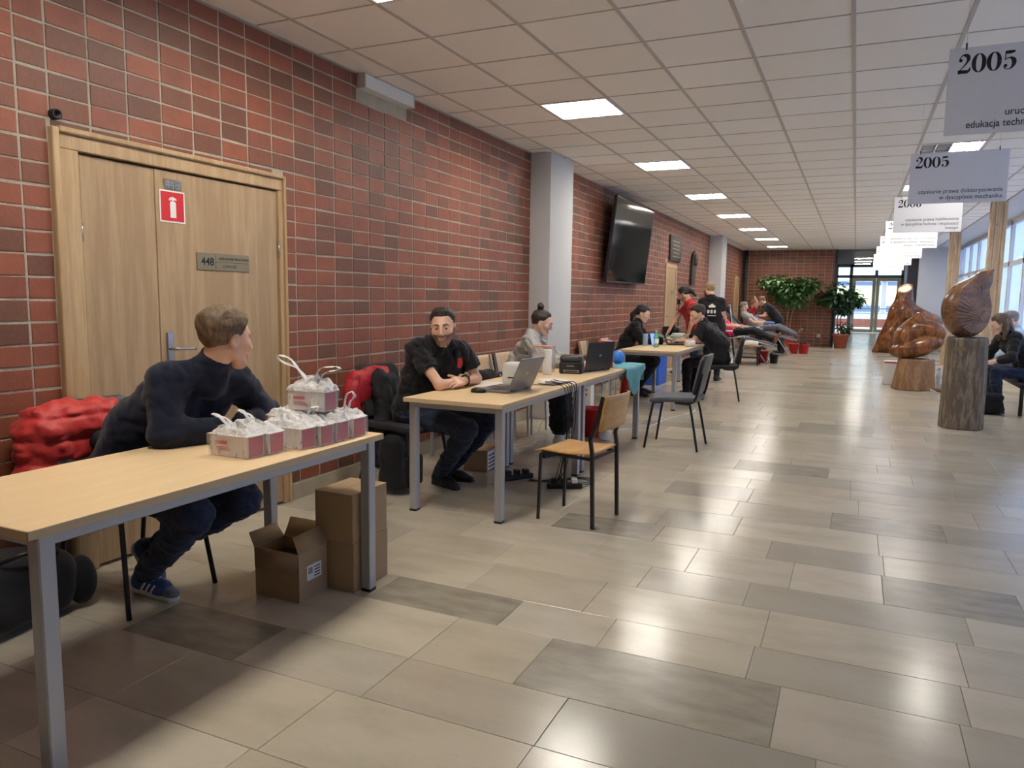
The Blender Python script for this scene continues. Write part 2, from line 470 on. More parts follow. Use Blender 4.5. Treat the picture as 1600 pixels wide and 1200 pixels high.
def slab_geo(s, z):
    x0, x1, y0, y1 = s; g = 0.0009; c = 0.0012
    x0 += g; x1 -= g; y0 += g; y1 -= g
    vs = [(x0, y0, -0.02), (x1, y0, -0.02), (x1, y1, -0.02), (x0, y1, -0.02), (x0, y0, z-c), (x1, y0, z-c), (x1, y1, z-c), (x0, y1, z-c),
          (x0+c, y0+c, z), (x1-c, y0+c, z), (x1-c, y1-c, z), (x0+c, y1-c, z)]
    fs = [(0, 1, 5, 4), (1, 2, 6, 5), (2, 3, 7, 6), (3, 0, 4, 7), (4, 5, 9, 8), (5, 6, 10, 9), (6, 7, 11, 10), (7, 4, 8, 11), (8, 9, 10, 11)]
    return vs, fs
def inview(x, y):
    # keeps the slabs the camera sees in front of the far ones
    d = Vector((x, y)); fwd = Vector((-0.4154, 0.9096)); rt = Vector((0.9096, 0.4154))
    a = d.dot(fwd); b = d.dot(rt)
    return a > 0.9 and abs(b) < a*0.72+0.35 and y > 0.9
def slabkey(s):
    x, y = (s[0]+s[1])/2, (s[2]+s[3])/2
    return math.hypot(x, y) + (0 if inview(x, y) else 50)
slabs.sort(key=slabkey)
rest = MB()
for n, s in enumerate(slabs):
    dk = any(s[0] < p[0] < s[1] and s[2] < p[1] < s[3] for p in darkpts)
    z = rg.uniform(-0.0007, 0.0)
    vs, fs = slab_geo(s, z)
    if n < 300: MB().add(vs, fs).build('stone_slab', 'stone_slab_dark' if dk else 'stone_slab', floor)
    else: rest.add(vs, fs)
tag(rest.build('stone_slabs', 'stone_slab', floor), kind='stuff')

# ceiling: tiles in a metal grid
ceil = st(MB().box(XW-0.1, 2.06, -3.2, YB+0.02, CZ+0.03, CZ+0.12).build('ceiling', 'grid_metal'))
gx = [-3.389, -3.107] + [-3.107+0.6*k for k in range(1, 9)] + [2.055]
gy = [6.51+0.578*k for k in range(-17, 33)]
gy = [y for y in gy if y < YB-0.1] + [YB]
lamps = {}
L_Y = [6.22+2.89*k for k in range(-2, 7)]
grid = MB()
for x in gx[1:-1]: grid.box(x-0.012, x+0.012, -3.0, YB, CZ-0.001, CZ+0.03)
for y in gy: grid.box(XW, 2.055, y-0.006, y+0.006, CZ+0.0005, CZ+0.03)
grid.box(XW, XW+0.02, -3, YB, CZ-0.001, CZ+0.03); grid.box(2.035, 2.06, -3, YB, CZ-0.012, CZ+0.03)
grid.build('ceiling_grid', 'grid_metal', ceil)
lampcells = {}
for k in range(-3, 7):
    yy = 6.22+2.89*k
    j = min(range(len(gy)-1), key=lambda q: abs((gy[q]+gy[q+1])/2-yy))
    if k >= 0: lampcells[(2, j)] = 'lamp'
    if k >= 1: lampcells[(7, j)] = 'lamp'
    if k == 1: lampcells[(7, j)] = 'half'
    if k == -1: lampcells[(2, j)] = 'lamp'; lampcells[(2, j-3)] = 'lamp'  # the nearer cell holds an unseen lamp added to brighten the first table
cells = [(i, j) for i in range(len(gx)-1) for j in range(len(gy)-1)]
def cellkey(c):
    x = (gx[c[0]]+gx[c[0]+1])/2; y = (gy[c[1]]+gy[c[1]+1])/2
    return (math.hypot(x, y), 0)[0] + (0 if inview(x, y) and y > 2.5 else 60)
cells.sort(key=cellkey)
rest = MB(); cnt = 0; tm = {}
for (i, j) in cells:
    if (i, j) in lampcells: continue
    x0, x1, y0, y1 = gx[i]+0.003, gx[i+1]-0.003, gy[j]+0.002, gy[j+1]-0.002
    if cnt < 300:
        key = (round(x1-x0, 3), round(y1-y0, 3))
        if key not in tm: tm[key] = MB().box(-(x1-x0)/2, (x1-x0)/2, -(y1-y0)/2, (y1-y0)/2, 0, 0.015).mesh('ceiling_tile', 'ceiling_tile')
        o = obj('ceiling_tile', tm[key], ceil); o.location = ((x0+x1)/2, (y0+y1)/2, CZ+0.003+rng.uniform(0, 0.0015)); cnt += 1
    else: rest.box(x0, x1, y0, y1, CZ+0.003, CZ+0.018)
tag(rest.build('ceiling_tiles', 'ceiling_tile', ceil), kind='stuff')

# recessed ceiling lamps
mat('lamp_tube', (255, 250, 240), 0.4, emit=((255, 248, 236), LAMP))
mat('lamp_reflector', (226, 228, 232), 0.25, 0.6)
mat('lamp_frame', (232, 232, 230), 0.5)
mat('tube_off', (150, 148, 146), 0.4)
def lamp(n, x0, x1, y0, y1, label, dead=0):
    t = thing('ceiling_lamp', label, 'ceiling lamp', ((x0+x1)/2, (y0+y1)/2, CZ-0.004), 0, 'recessed ceiling lamps')
    w = (x1-x0)/2-0.008; h = (y1-y0)/2-0.008
    f = MB().box(-w, w, -h, -h+0.018, 0, 0.03).box(-w, w, h-0.018, h, 0, 0.03).box(-w, -w+0.018, -h+0.018, h-0.018, 0, 0.03).box(w-0.018, w, -h+0.018, h-0.018, 0, 0.03)
    f.build('frame', 'lamp_frame', t)
    MB().box(-w+0.018, w-0.018, -h+0.018, h-0.018, 0.028, 0.032).build('reflector', 'lamp_reflector', t)
    iw = 2*(w-0.02)/4
    for k in range(4):
        xc = -w+0.02+iw*(k+0.5)
        MB().cbox(xc-iw*0.34, xc+iw*0.34, -h+0.022, h-0.022, 0.010, 0.026, 0.006).build('tube', 'tube_off' if k < dead else 'lamp_tube', t)
        if k: 
            xs = -w+0.02+iw*k
            MB().box(xs-0.006, xs+0.006, -h+0.02, h-0.02, 0.004, 0.028).build('louvre', 'lamp_reflector', t)
    for k in range(1, 5):
        yb = -h+2*h*k/5
        MB().box(-w+0.02, w-0.02, yb-0.002, yb+0.002, 0.004, 0.014).build('louvre', 'lamp_reflector', t)
nl = 0
for (i, j), kd in sorted(lampcells.items()):
    if kd == 'lamp':
        side = 'row along the brick wall' if i == 2 else 'row beside the hanging signs'
        lamp(nl, gx[i], gx[i+1], gy[j], gy[j+1], 'lit square four-tube ceiling lamp in the ' + side); nl += 1
    else: lamp(nl, gx[i], gx[i+1], gy[j], gy[j+1], 'square ceiling lamp with half its tubes dead, beside the hanging signs', 2)

# window wall on the right: timber posts inside, white frames and panes behind
mat('frame_white', (222, 222, 224), 0.5)
def make_pane():
    m, nt, b = base('window_glass'); N = nt.nodes; L = nt.links
    t = N.new('ShaderNodeBsdfTransparent'); t.inputs[0].default_value = (0.93, 0.96, 1, 1)
    g = N.new('ShaderNodeBsdfGlossy'); g.inputs['Roughness'].default_value = 0.03
    f = N.new('ShaderNodeValue'); f.outputs[0].default_value = 0.05
    s = N.new('ShaderNodeMixShader'); L.new(f.outputs[0], s.inputs[0]); L.new(t.outputs[0], s.inputs[1]); L.new(g.outputs[0], s.inputs[2])
    L.new(s.outputs[0], N['Material Output'].inputs[0])
make_pane()
def make_blind():
    m, nt, b = base('sheer_blind'); N = nt.nodes; L = nt.links
    t = N.new('ShaderNodeBsdfTranslucent'); t.inputs[0].default_value = (0.68, 0.76, 0.92, 1)
    d = N.new('ShaderNodeBsdfDiffuse'); d.inputs[0].default_value = (0.8, 0.84, 0.9, 1)
    p = N.new('ShaderNodeBsdfTransparent')
    s1 = N.new('ShaderNodeMixShader'); s1.inputs[0].default_value = 0.35; L.new(t.outputs[0], s1.inputs[1]); L.new(d.outputs[0], s1.inputs[2])
    s2 = N.new('ShaderNodeMixShader'); s2.inputs[0].default_value = 0.8; L.new(p.outputs[0], s2.inputs[1]); L.new(s1.outputs[0], s2.inputs[2])
    L.new(s2.outputs[0], N['Material Output'].inputs[0])
make_blind()
st(MB().box(XR, XR+0.2, RY0, YB+0.1, 0, 0.72).build('wall_window_parapet', 'white_paint'))
st(MB().box(2.0, XR+0.25, -3.2, YB+0.1, CZ+0.02, CZ+0.2).build('ceiling_bay', 'white_paint'))
st(MB().box(XR-0.12, XR+0.02, RY0, YB, 0.72, 0.75).build('trim_window_sill', 'frame_white'))
wi = 0
wy = RY0
while wy < YB-0.5:
    w1 = min(wy+1.425, YB)
    wi += 1
    f = st(MB().box(XR+0.04, XR+0.11, wy, wy+0.07, 0.74, CZ).box(XR+0.04, XR+0.11, w1-0.07, w1, 0.74, CZ)
           .box(XR+0.04, XR+0.11, wy, w1, 0.74, 0.82).box(XR+0.04, XR+0.11, wy, w1, CZ-0.08, CZ+0.02).box(XR+0.04, XR+0.11, wy, w1, 2.12, 2.2).build('window_%d' % wi, 'frame_white'))
    MB().box(XR+0.07, XR+0.078, wy+0.07, w1-0.07, 0.82, 2.12).build('pane', 'window_glass', f)
    MB().box(XR+0.07, XR+0.078, wy+0.07, w1-0.07, 2.2, CZ-0.08).build('pane', 'window_glass', f)
    MB().box(XR+0.095, XR+0.097, wy+0.02, w1-0.02, 0.78, CZ-0.02).build('blind', 'sheer_blind', f)
    wy = w1
def post(y, n, label):
    o = MB()
    for k, (a, b) in enumerate(((0, 0.055), (0.058, 0.155), (0.158, 0.215))):
        o = MB().cbox(1.845+a, 1.845+b, y, y+0.2, 0, CZ-0.002, 0.004)
        if k == 0: root = tag(o.build('timber_post', 'post_wood'), label, 'post', 'timber posts by the windows')
        else: o.build('plank', 'post_wood', root)
    for z, xx in ((2.62, 1.93), (2.1, 1.9), (1.75, 2.0), (1.2, 1.93), (0.8, 1.88)):
        MB().lathe([(0.012, 0), (0.010, 0.002), (0.0, 0.0025)], 10, M=TR(xx, y+0.001, z, rx=PI/2), cap=False).build('knot', 'stump_wood', root)
post(13.93, 1, 'knotty pine post by the windows, beyond the seated pair')
post(19.6, 2, 'knotty pine post by the windows near the end wall')
post(8.2, 3, 'knotty pine post by the windows, closest to the log pedestal')
# ------------------------------------------------------------------ doors
mat('door_gap', (40, 30, 24), 0.9)
mat('sign_red', (206, 40, 44), 0.5)
mat('sign_white', (238, 236, 232), 0.5)
mat('plate_metal', (150, 134, 104), 0.35, 0.6)
mat('ink', (34, 32, 38), 0.7)
mat('chrome', (190, 192, 196), 0.2, 0.9)
def door1():
    d = st(MB().box(XW-0.10, XW-0.06, DY0+0.05, DY1-0.05, 0.0, DZ1-0.03).build('door_1', 'door_gap'))
    X = XW
    # frame: left jamb, head, right jamb, with a lighter outer moulding
    MB().cbox(X-0.08, X+0.012, DY0+0.035, DY0+0.135, 0.0, DZ1-0.09, 0.004).build('jamb', 'frame_veneer', d)
    MB().cbox(X-0.08, X+0.012, DY1-0.055, DY1-0.02, 0.0, DZ1-0.09, 0.004).build('jamb', 'frame_veneer', d)
    MB().cbox(X-0.08, X+0.012, DY0+0.035, DY1-0.02, DZ1-0.09, DZ1-0.018, 0.004).build('frame_head', 'frame_veneer', d)
    MB().cbox(X-0.02, X+0.03, DY0, DY0+0.035, 0.0, DZ1, 0.008).build('moulding', 'frame_veneer', d)
    MB().cbox(X-0.02, X+0.03, DY1-0.02, DY1, 0.0, DZ1, 0.006).build('moulding', 'frame_veneer', d)
    MB().cbox(X-0.02, X+0.03, DY0+0.035, DY1-0.02, DZ1-0.02, DZ1+0.008, 0.006).build('moulding', 'frame_veneer', d)
    SP = 2.872
    l1 = MB().cbox(X-0.05, X-0.012, DY0+0.15, SP-0.001, 0.012, DZ1-0.098, 0.002).build('door_leaf', 'door_veneer', d)
    l2 = MB().cbox(X-0.05, X-0.008, SP+0.001, DY1-0.058, 0.012, DZ1-0.098, 0.002).build('door_leaf', 'door_veneer', d)
    # lever handle on a long plate
    hp = MB().cbox(X-0.008, X+0.004, SP+0.035, SP+0.075, 0.93, 1.17, 0.003).build('handle_plate', 'chrome', l2)
    MB().tube(smooth_path([(X+0.0, SP+0.055, 1.08), (X+0.045, SP+0.055, 1.08), (X+0.052, SP+0.08, 1.08), (X+0.05, SP+0.18, 1.075)], 4), 0.009, 8).build('lever', 'chrome', l2)
    for z in (1.62, 0.3):
        MB().lathe([(0.008, 0), (0.008, 0.09)], 10, (X-0.005, DY0+0.142, z)).build('hinge', 'chrome', l1)
        MB().lathe([(0.006, 0), (0.006, 0.09)], 10, (X+0.006, DY1-0.057, z)).build('hinge', 'chrome', l2)
    return d
d1 = door1()
XD = XW-0.006
RX = Matrix(((0, 0, 1), (1, 0, 0), (0, 1, 0))).to_4x4()      # text plane facing +X, reading along +Y
def wallM(x, y, z): return Matrix.Translation((x, y, z)) @ RX
s = thing('fire_extinguisher_sign', 'square red sign with a white fire extinguisher symbol on the door', 'sign', (XD, 2.895, 1.76))
MB().box(0, 0.002, 0, 0.165, 0, 0.17).build('border', 'sign_white', s)
MB().box(0.002, 0.003, 0.008, 0.157, 0.008, 0.162).build('panel', 'sign_red', s)
sy = MB().prism([(0.066, 0.026), (0.104, 0.026), (0.104, 0.104), (0.098, 0.114), (0.072, 0.114), (0.066, 0.104)], 0, 0.0008, RX)
sy.prism([(0.058, 0.118), (0.064, 0.131), (0.082, 0.137), (0.1, 0.133), (0.112, 0.122), (0.104, 0.119), (0.094, 0.124), (0.094, 0.117), (0.076, 0.117), (0.076, 0.125), (0.066, 0.116)], 0, 0.0008, RX)
o = sy.build('symbol', 'sign_white', s); o.location = (0.003, 0, 0)
s = thing('door_number', 'old silver digits 448 fixed above the red sign', 'number', (XD, 2.93, 1.935))
MB().box(0, 0.0012, 0, 0.115, 0, 0.055).build('backing', 'plate_metal', s)
text_mesh('448', 0.062, 'chrome', 'digits', s, wallM(0.0015, 0.005, 0.006), extr=0.0015, bold=True)
s = thing('door_plate', 'brass-toned nameplate 448 with two lines of text on the door', 'nameplate', (XD, 3.13, 1.515))
MB().cbox(0, 0.004, 0, 0.40, 0, 0.098, 0.001).build('plate', 'plate_metal', s)
text_mesh('448', 0.062, 'ink', 'digits', s, wallM(0.0045, 0.03, 0.028), bold=True)
text_mesh('KIEROWNIK PRACOWNI', 0.021, 'ink', 'lettering', s, wallM(0.0045, 0.16, 0.062))
text_mesh('CZYSTOŚĆ', 0.021, 'ink', 'lettering', s, wallM(0.0045, 0.19, 0.018))
MB().box(0.004, 0.0046, 0.135, 0.137, 0.006, 0.092).box(0.004, 0.0046, 0.137, 0.395, 0.048, 0.05).build('divider', 'ink', s)
# small dark vent pipe end over the door corner
tag(MB().lathe([(0.024, 0), (0.024, 0.05), (0.018, 0.052), (0.016, 0.02), (0.0, 0.02)], 14, M=TR(XW-0.02, 2.33, 2.185, ry=PI/2), cap=False).build('pipe_end', 'black_metal'), 'small dark pipe end in the wall above the door corner', 'pipe')

def fardoor(n, y0, y1, zt):
    d = st(MB().box(XW-0.08, XW-0.02, y0+0.02, y1-0.02, 0, zt-0.02).build('door_%d' % n, 'door_gap'))
    MB().cbox(XW-0.03, XW+0.02, y0, y0+0.08, 0, zt, 0.004).build('jamb', 'frame_veneer', d)
    MB().cbox(XW-0.03, XW+0.02, y1-0.08, y1, 0, zt, 0.004).build('jamb', 'frame_veneer', d)
    MB().cbox(XW-0.03, XW+0.02, y0+0.08, y1-0.08, zt-0.08, zt, 0.004).build('frame_head', 'frame_veneer', d)
    l = MB().cbox(XW-0.03, XW+0.004, y0+0.082, y1-0.082, 0.01, zt-0.082, 0.002).build('door_leaf', 'door_veneer', d)
    MB().box(XW+0.004, XW+0.008, y1-0.42, y1-0.17, 1.5, 1.57).build('nameplate', 'plate_metal', l)
    MB().tube([(XW+0.0, y0+0.14, 1.05), (XW+0.05, y0+0.14, 1.05), (XW+0.05, y0+0.26, 1.05)], 0.009, 6).build('lever', 'chrome', l)
fardoor(2, 14.5, 15.45, 2.09); fardoor(3, 23.58, 24.5, 2.13)
# services pipe in the far corner
st(MB().tube([(XW+0.13, YB-0.12, 0), (XW+0.13, YB-0.12, CZ)], 0.055, 12).build('trim_4', 'dark_paint'))

# ------------------------------------------------------------------ things on the brick wall
mat('tv_screen', (10, 11, 14), 0.08, spec=0.6)
mat('bronze', (64, 60, 52), 0.5, 0.4, bump=(25, 0.8))
def tv():
    t = thing('television', 'large black flat television tilted forward on the brick wall', 'television', (XW+0.02, 11.35, 2.245))
    M = Matrix.Rotation(0.11, 4, 'Y')
    b = MB().cbox(0.14, 0.19, -1.06, 1.06, -0.61, 0.61, 0.006, M).build('casing', 'black_plastic', t)
    MB().box(0.1905, 0.1925, -1.04, 1.04, -0.58, 0.592, M).build('screen', 'tv_screen', t)
    MB().cbox(0.19, 0.193, -1.05, 1.05, -0.604, -0.588, 0.001, M).build('lower_bezel', 'dark_grey_plastic', t)
    MB().box(0.0, 0.03, -0.3, 0.3, -0.25, 0.25).box(0.03, 0.16, -0.22, -0.18, -0.2, 0.22).box(0.03, 0.16, 0.18, 0.22, -0.2, 0.22).build('wall_bracket', 'black_metal', t)
tv()
t = thing('wall_light_box', 'long white light box fixed high on the bricks under the ceiling', 'light fixture', (XW, 4.637, 2.88))
MB().cbox(-0.009, 0.075, 0, 0.668, 0.0, 0.098, 0.004).build('housing', 'white_plastic', t)
MB().box(0.0, 0.077, -0.002, 0.012, -0.002, 0.1).build('end_cap', 'grid_metal', t)
MB().box(0.0, 0.077, 0.656, 0.67, -0.002, 0.1).build('end_cap', 'grid_metal', t)
MB().box(0.02, 0.06, 0.33, 0.43, 0.0975, 0.1005).build('clip', 'black_plastic', t)
t = thing('bronze_plaque', 'dark bronze plaque with raised lettering above the far door', 'plaque', (XW, 14.72, 2.15))
MB().cbox(0, 0.04, 0, 0.95, 0, 0.5, 0.01).build('plate', 'bronze', t)
for k in range(5): MB().box(0.04, 0.045, 0.15+0.03*(k % 2), 0.8-0.04*(k % 2), 0.08+0.075*k, 0.10+0.075*k).build('raised_line', 'plate_metal', t)
t = thing('bronze_relief', 'tall dark bronze portrait relief on the bricks past the door', 'relief', (XW+0.005, 16.7, 1.72))
pf = [(0.1, 0.0), (0.5, 0.0), (0.52, 0.3), (0.62, 0.36), (0.72, 0.5), (0.66, 0.62), (0.58, 0.7), (0.42, 0.75), (0.24, 0.68), (0.14, 0.5), (0.12, 0.3)]
MB().prism(pf, 0, 0.05, RX).build('plate', 'bronze', t)
MB().lathe([(0.0, 0.0), (0.1, 0.02), (0.13, 0.08), (0.13, 0.16), (0.1, 0.24), (0.0, 0.27)], 14, (0.0, 0.42, 0.42), M=Matrix.Diagonal((0.4, 1, 1, 1)) @ Matrix.Translation((0.14, 0, 0))).build('head', 'bronze', t)

# ------------------------------------------------------------------ glazed end and what lies outside
mat('alu', (222, 216, 192), 0.5)
mat('frame_grey', (120, 124, 132), 0.5)
gl = st(MB().box(-0.9, 1.9, YE, YE+0.08, 2.5, 2.62).box(-0.9, 1.9, YE, YE+0.08, 2.98, 3.12).box(-0.9, -0.82, YE, YE+0.08, 0, 3.1)
        .box(-0.33, -0.2, YE, YE+0.08, 0, 3.1).box(1.78, 1.9, YE, YE+0.08, 0, 3.1).box(0.72, 0.84, YE, YE+0.08, 2.6, 3.1).build('door_4', 'frame_grey'))
MB().box(-0.82, -0.33, YE+0.03, YE+0.04, 0.1, 2.5).build('pane', 'window_glass', gl)
for a, b in ((-0.82, -0.33), (-0.2, 0.72), (0.84, 1.78)): MB().box(a, b, YE+0.03, YE+0.04, 2.62, 2.98).build('pane', 'window_glass', gl)
for a, b in ((-0.2, 0.78), (0.79, 1.78)):
    lf = MB().box(a, a+0.14, YE-0.02, YE+0.05, 0.02, 2.5).box(b-0.14, b, YE-0.02, YE+0.05, 0.02, 2.5).box(a+0.14, b-0.14, YE-0.02, YE+0.05, 0.02, 0.16).box(a+0.14, b-0.14, YE-0.02, YE+0.05, 2.36, 2.5).build('door_leaf', 'alu', gl)
    MB().box(a+0.14, b-0.14, YE+0.01, YE+0.02, 0.16, 2.36).build('pane', 'window_glass', lf)
    MB().tube([(a+0.16, YE-0.06, 1.1), (b-0.16, YE-0.06, 1.1)], 0.018, 8).build('push_bar', 'alu', lf)
# passage lamps
for k in range(3):
    t = thing('tube_lamp', 'white tube lamp hanging in the dark passage', 'lamp', (0.15, 30.0+2.2*k, 2.95), 0, 'passage tube lamps')
    MB().cbox(-0.3, 0.32, -0.05, 0.05, 0.012, 0.04, 0.004).build('housing', 'white_plastic', t)
    MB().cbox(-0.28, 0.30, -0.03, 0.03, -0.008, 0.012, 0.006).build('tube', 'lamp_tube', t)
    MB().box(-0.31, -0.29, -0.01, 0.01, 0.03, 0.2).box(0.29, 0.31, -0.01, 0.01, 0.03, 0.2).build('hanger', 'white_plastic', t)
# courtyard: pale paving and the block opposite
st(MB().box(-14, 16, YE+0.3, 56, -0.14, -0.01).build('ground_outside', 'white_paint'))
st(MB().box(XR+0.3, 26, -3, YE+10, -0.16, -0.03).build('ground_courtyard', 'white_paint'))
bl = thing('building', 'pale block with brick parapet seen through the glazed doors', 'building', (0, 47, 0))
MB().box(-9, 11, 0, 0.4, 0.45, 0.75).box(-9, 11, 0, 0.4, 2.6, 3.4).box(-9, 11, 0.3, 0.5, 0.75, 2.6).build('wall', 'white_paint', bl)
MB().box(-9, 11, -0.02, 0.38, -0.1, 0.45).build('brick_base', 'brick', bl)
mat('blue_glass', (120, 140, 168), 0.1)
mat('curtain', (226, 220, 170), 0.8)
for k in range(10):
    x = -7+1.7*k
    w = MB().box(x, x+1.5, 0.2, 0.26, 0.8, 2.6).build('window', 'frame_white', bl)
    MB().box(x+0.06, x+1.44, 0.18, 0.2, 0.86, 1.2).build('pane', 'blue_glass', w)
    MB().box(x+0.06, x+1.44, 0.18, 0.2, 1.26, 2.3).build('blind', 'curtain', w)
    MB().box(x+0.06, x+1.44, 0.18, 0.2, 2.34, 2.54).build('pane', 'blue_glass', w)

# ------------------------------------------------------------------ hanging signs with years
def ribbon(mb, pts, ws, M):
    P2 = [Vector((p[0], p[1], 0)) for p in pts]; L_, R_ = [], []
    for i, p in enumerate(P2):
        d = (P2[min(i+1, len(P2)-1)]-P2[max(i-1, 0)]).normalized(); n = Vector((-d.y, d.x, 0))
        L_.append(M @ (p+n*ws[i]/2)); R_.append(M @ (p-n*ws[i]/2))
    n = len(P2)
    mb.add(L_+R_, [(i, i+1, n+i+1, n+i) for i in range(n-1)])
def didone(txt, h, M, name, parent):
    mb = MB(); x = 0
    for ch in txt:
        T_ = M @ Matrix.Translation((x, 0, 0.0004)) @ Matrix.Diagonal((h, h, 1, 1)); w = 0.70
        if ch == '0':
            pts = [(0.33+0.24*math.cos(a), 0.5+0.47*math.sin(a)) for a in [2*PI*k/32 for k in range(33)]]
            ribbon(mb, pts, [0.035+0.17*abs(math.cos(2*PI*k/32))**1.3 for k in range(33)], T_)
        elif ch == '2':
            a_ = [(0.14, 0.70), (0.13, 0.82), (0.22, 0.94), (0.36, 0.965), (0.50, 0.88), (0.52, 0.70), (0.42, 0.50), (0.22, 0.26), (0.10, 0.12)]
            ribbon(mb, [tuple(p)[:2] for p in smooth_path([(q[0], q[1], 0) for q in a_], 4)], [0.10, 0.07, 0.06, 0.05, 0.05, 0.04, 0.04, 0.045, 0.05, 0.07, 0.09, 0.12, 0.15, 0.17, 0.19, 0.20, 0.20, 0.19, 0.18, 0.17, 0.15, 0.13, 0.11, 0.09, 0.08, 0.07, 0.06, 0.05, 0.045, 0.04, 0.04, 0.04, 0.04], T_)
            mb.lathe([(0.0, 0.0), (0.085, 0.0)], 14, (0.17, 0.70, 0), M=T_, cap=False)
            ribbon(mb, [(0.06, 0.10), (0.30, 0.10), (0.50, 0.09), (0.60, 0.16), (0.63, 0.32)], [0.20, 0.18, 0.18, 0.12, 0.03], T_)
        elif ch in '56':
            if ch == '5':
                ribbon(mb, [(0.12, 0.90), (0.35, 0.90), (0.56, 0.93)], [0.15, 0.17, 0.10], T_); ribbon(mb, [(0.13, 0.95), (0.12, 0.50)], [0.04, 0.04], T_)
                b_ = [(0.12, 0.50), (0.24, 0.60), (0.40, 0.60), (0.52, 0.48), (0.53, 0.28), (0.42, 0.08), (0.26, 0.03), (0.13, 0.10), (0.12, 0.22)]
                ribbon(mb, [tuple(p)[:2] for p in smooth_path([(q[0], q[1], 0) for q in b_], 4)], [0.03, 0.03, 0.035, 0.04, 0.05, 0.06, 0.07, 0.09, 0.12, 0.15, 0.18, 0.20, 0.21, 0.21, 0.21, 0.20, 0.19, 0.17, 0.14, 0.11, 0.08, 0.06, 0.05, 0.045, 0.04, 0.04, 0.04, 0.05, 0.06, 0.07, 0.08, 0.09, 0.10], T_)
                mb.lathe([(0.0, 0.0), (0.085, 0.0)], 14, (0.16, 0.22, 0), M=T_, cap=False)
            else:
                pts = [(0.34+0.20*math.cos(a), 0.30+0.28*math.sin(a)) for a in [2*PI*k/28 for k in range(29)]]
                ribbon(mb, pts, [0.03+0.17*abs(math.cos(2*PI*k/28))**1.3 for k in range(29)], T_)
                b_ = [(0.13, 0.32), (0.14, 0.58), (0.24, 0.85), (0.38, 0.96), (0.50, 0.90)]
                ribbon(mb, [tuple(p)[:2] for p in smooth_path([(q[0], q[1], 0) for q in b_], 4)], [0.2, 0.2, 0.2, 0.2, 0.19, 0.18, 0.17, 0.15, 0.13, 0.11, 0.09, 0.07, 0.05, 0.045, 0.04, 0.04, 0.04], T_)
                mb.lathe([(0.0, 0.0), (0.075, 0.0)], 14, (0.49, 0.84, 0), M=T_, cap=False)
        elif ch == '7': ribbon(mb, [(0.08, 0.90), (0.58, 0.90)], [0.16, 0.14], T_); ribbon(mb, [(0.56, 0.86), (0.34, 0.45), (0.28, 0.02)], [0.05, 0.14, 0.22], T_)
        elif ch == '9':
            pts = [(0.34+0.20*math.cos(a), 0.68+0.28*math.sin(a)) for a in [2*PI*k/28 for k in range(29)]]
            ribbon(mb, pts, [0.03+0.17*abs(math.cos(2*PI*k/28))**1.3 for k in range(29)], T_); ribbon(mb, [(0.54, 0.68), (0.50, 0.30), (0.32, 0.04), (0.16, 0.08)], [0.2, 0.18, 0.08, 0.05], T_)
        elif ch == '1': ribbon(mb, [(0.30, 0.04), (0.30, 0.95)], [0.19, 0.19], T_); ribbon(mb, [(0.08, 0.03), (0.52, 0.03)], [0.05, 0.05], T_); w = 0.62
        x += w*h
    return mb.build(name, 'ink', parent)

mat('banner', (236, 236, 240), 0.6)
mat('wire', (180, 180, 184), 0.3, 0.5)
RY = Matrix(((1, 0, 0), (0, 0, -1), (0, 1, 0))).to_4x4()    # text plane facing -Y, reading along +X
ban = [('2005', ['uruchomienie kierunku', 'edukacja techniczno-informatyczna']), ('2005', ['uzyskanie prawa doktoryzowania', 'w dyscyplinie mechanika']),
       ('2006', ['uzyskanie prawa habilitowania', 'w dyscyplinie budowa i eksploatacji', 'maszyn']),
       ('2006', ['uzyskanie prawa doktoryzowania', 'w dyscyplinie budowa i eksploatacja', 'maszyn i mechatronika']), ('2007', ['uruchomienie kierunku', 'mechatronika']),
       ('2009', ['otwarcie laboratorium', 'technicznego']), ('2010', ['uruchomienie kierunku', 'inżynieria'])]
for k, (yr, lines) in enumerate(ban):
    y = 4.28+2.8*k
    lb = ['white hanging sign reading 2005 edukacja techniczna', 'white hanging sign reading 2005 doktoryzowania mechanika', 'white hanging sign reading 2006 habilitowania',
          'white hanging sign behind the 2006 habilitowania sign', 'fifth white sign in the hanging row', 'sixth white sign in the hanging row', 'last white sign in the hanging row'][k]
    b = thing('hanging_sign', lb, 'sign', (0.338, y, 2.19), 0, 'signs hanging from the ceiling')
    MB().cbox(0, 0.69, 0, 0.006, 0, 0.405, 0.001).build('board', 'banner', b)
    for x in (0.07, 0.62):
        MB().tube([(x, 0.003, 0.395), (x, 0.003, CZ-2.192)], 0.0009, 4).build('wire', 'wire', b)
        MB().box(x-0.003, x+0.003, -0.003, 0.009, 0.395, 0.425).build('clip', 'ink', b)
    didone(yr, 0.088, Matrix.Translation((0.035, -0.0004, 0.285)) @ RY, 'year', b)
    for q, ln in enumerate(lines):
        text_mesh(ln, 0.048, 'ink', 'lettering', b, Matrix.Translation((0.66, -0.0006, 0.03+0.05*(len(lines)-1-q))) @ RY, 'RIGHT', xs=0.84 if len(ln) > 31 else 0.92)
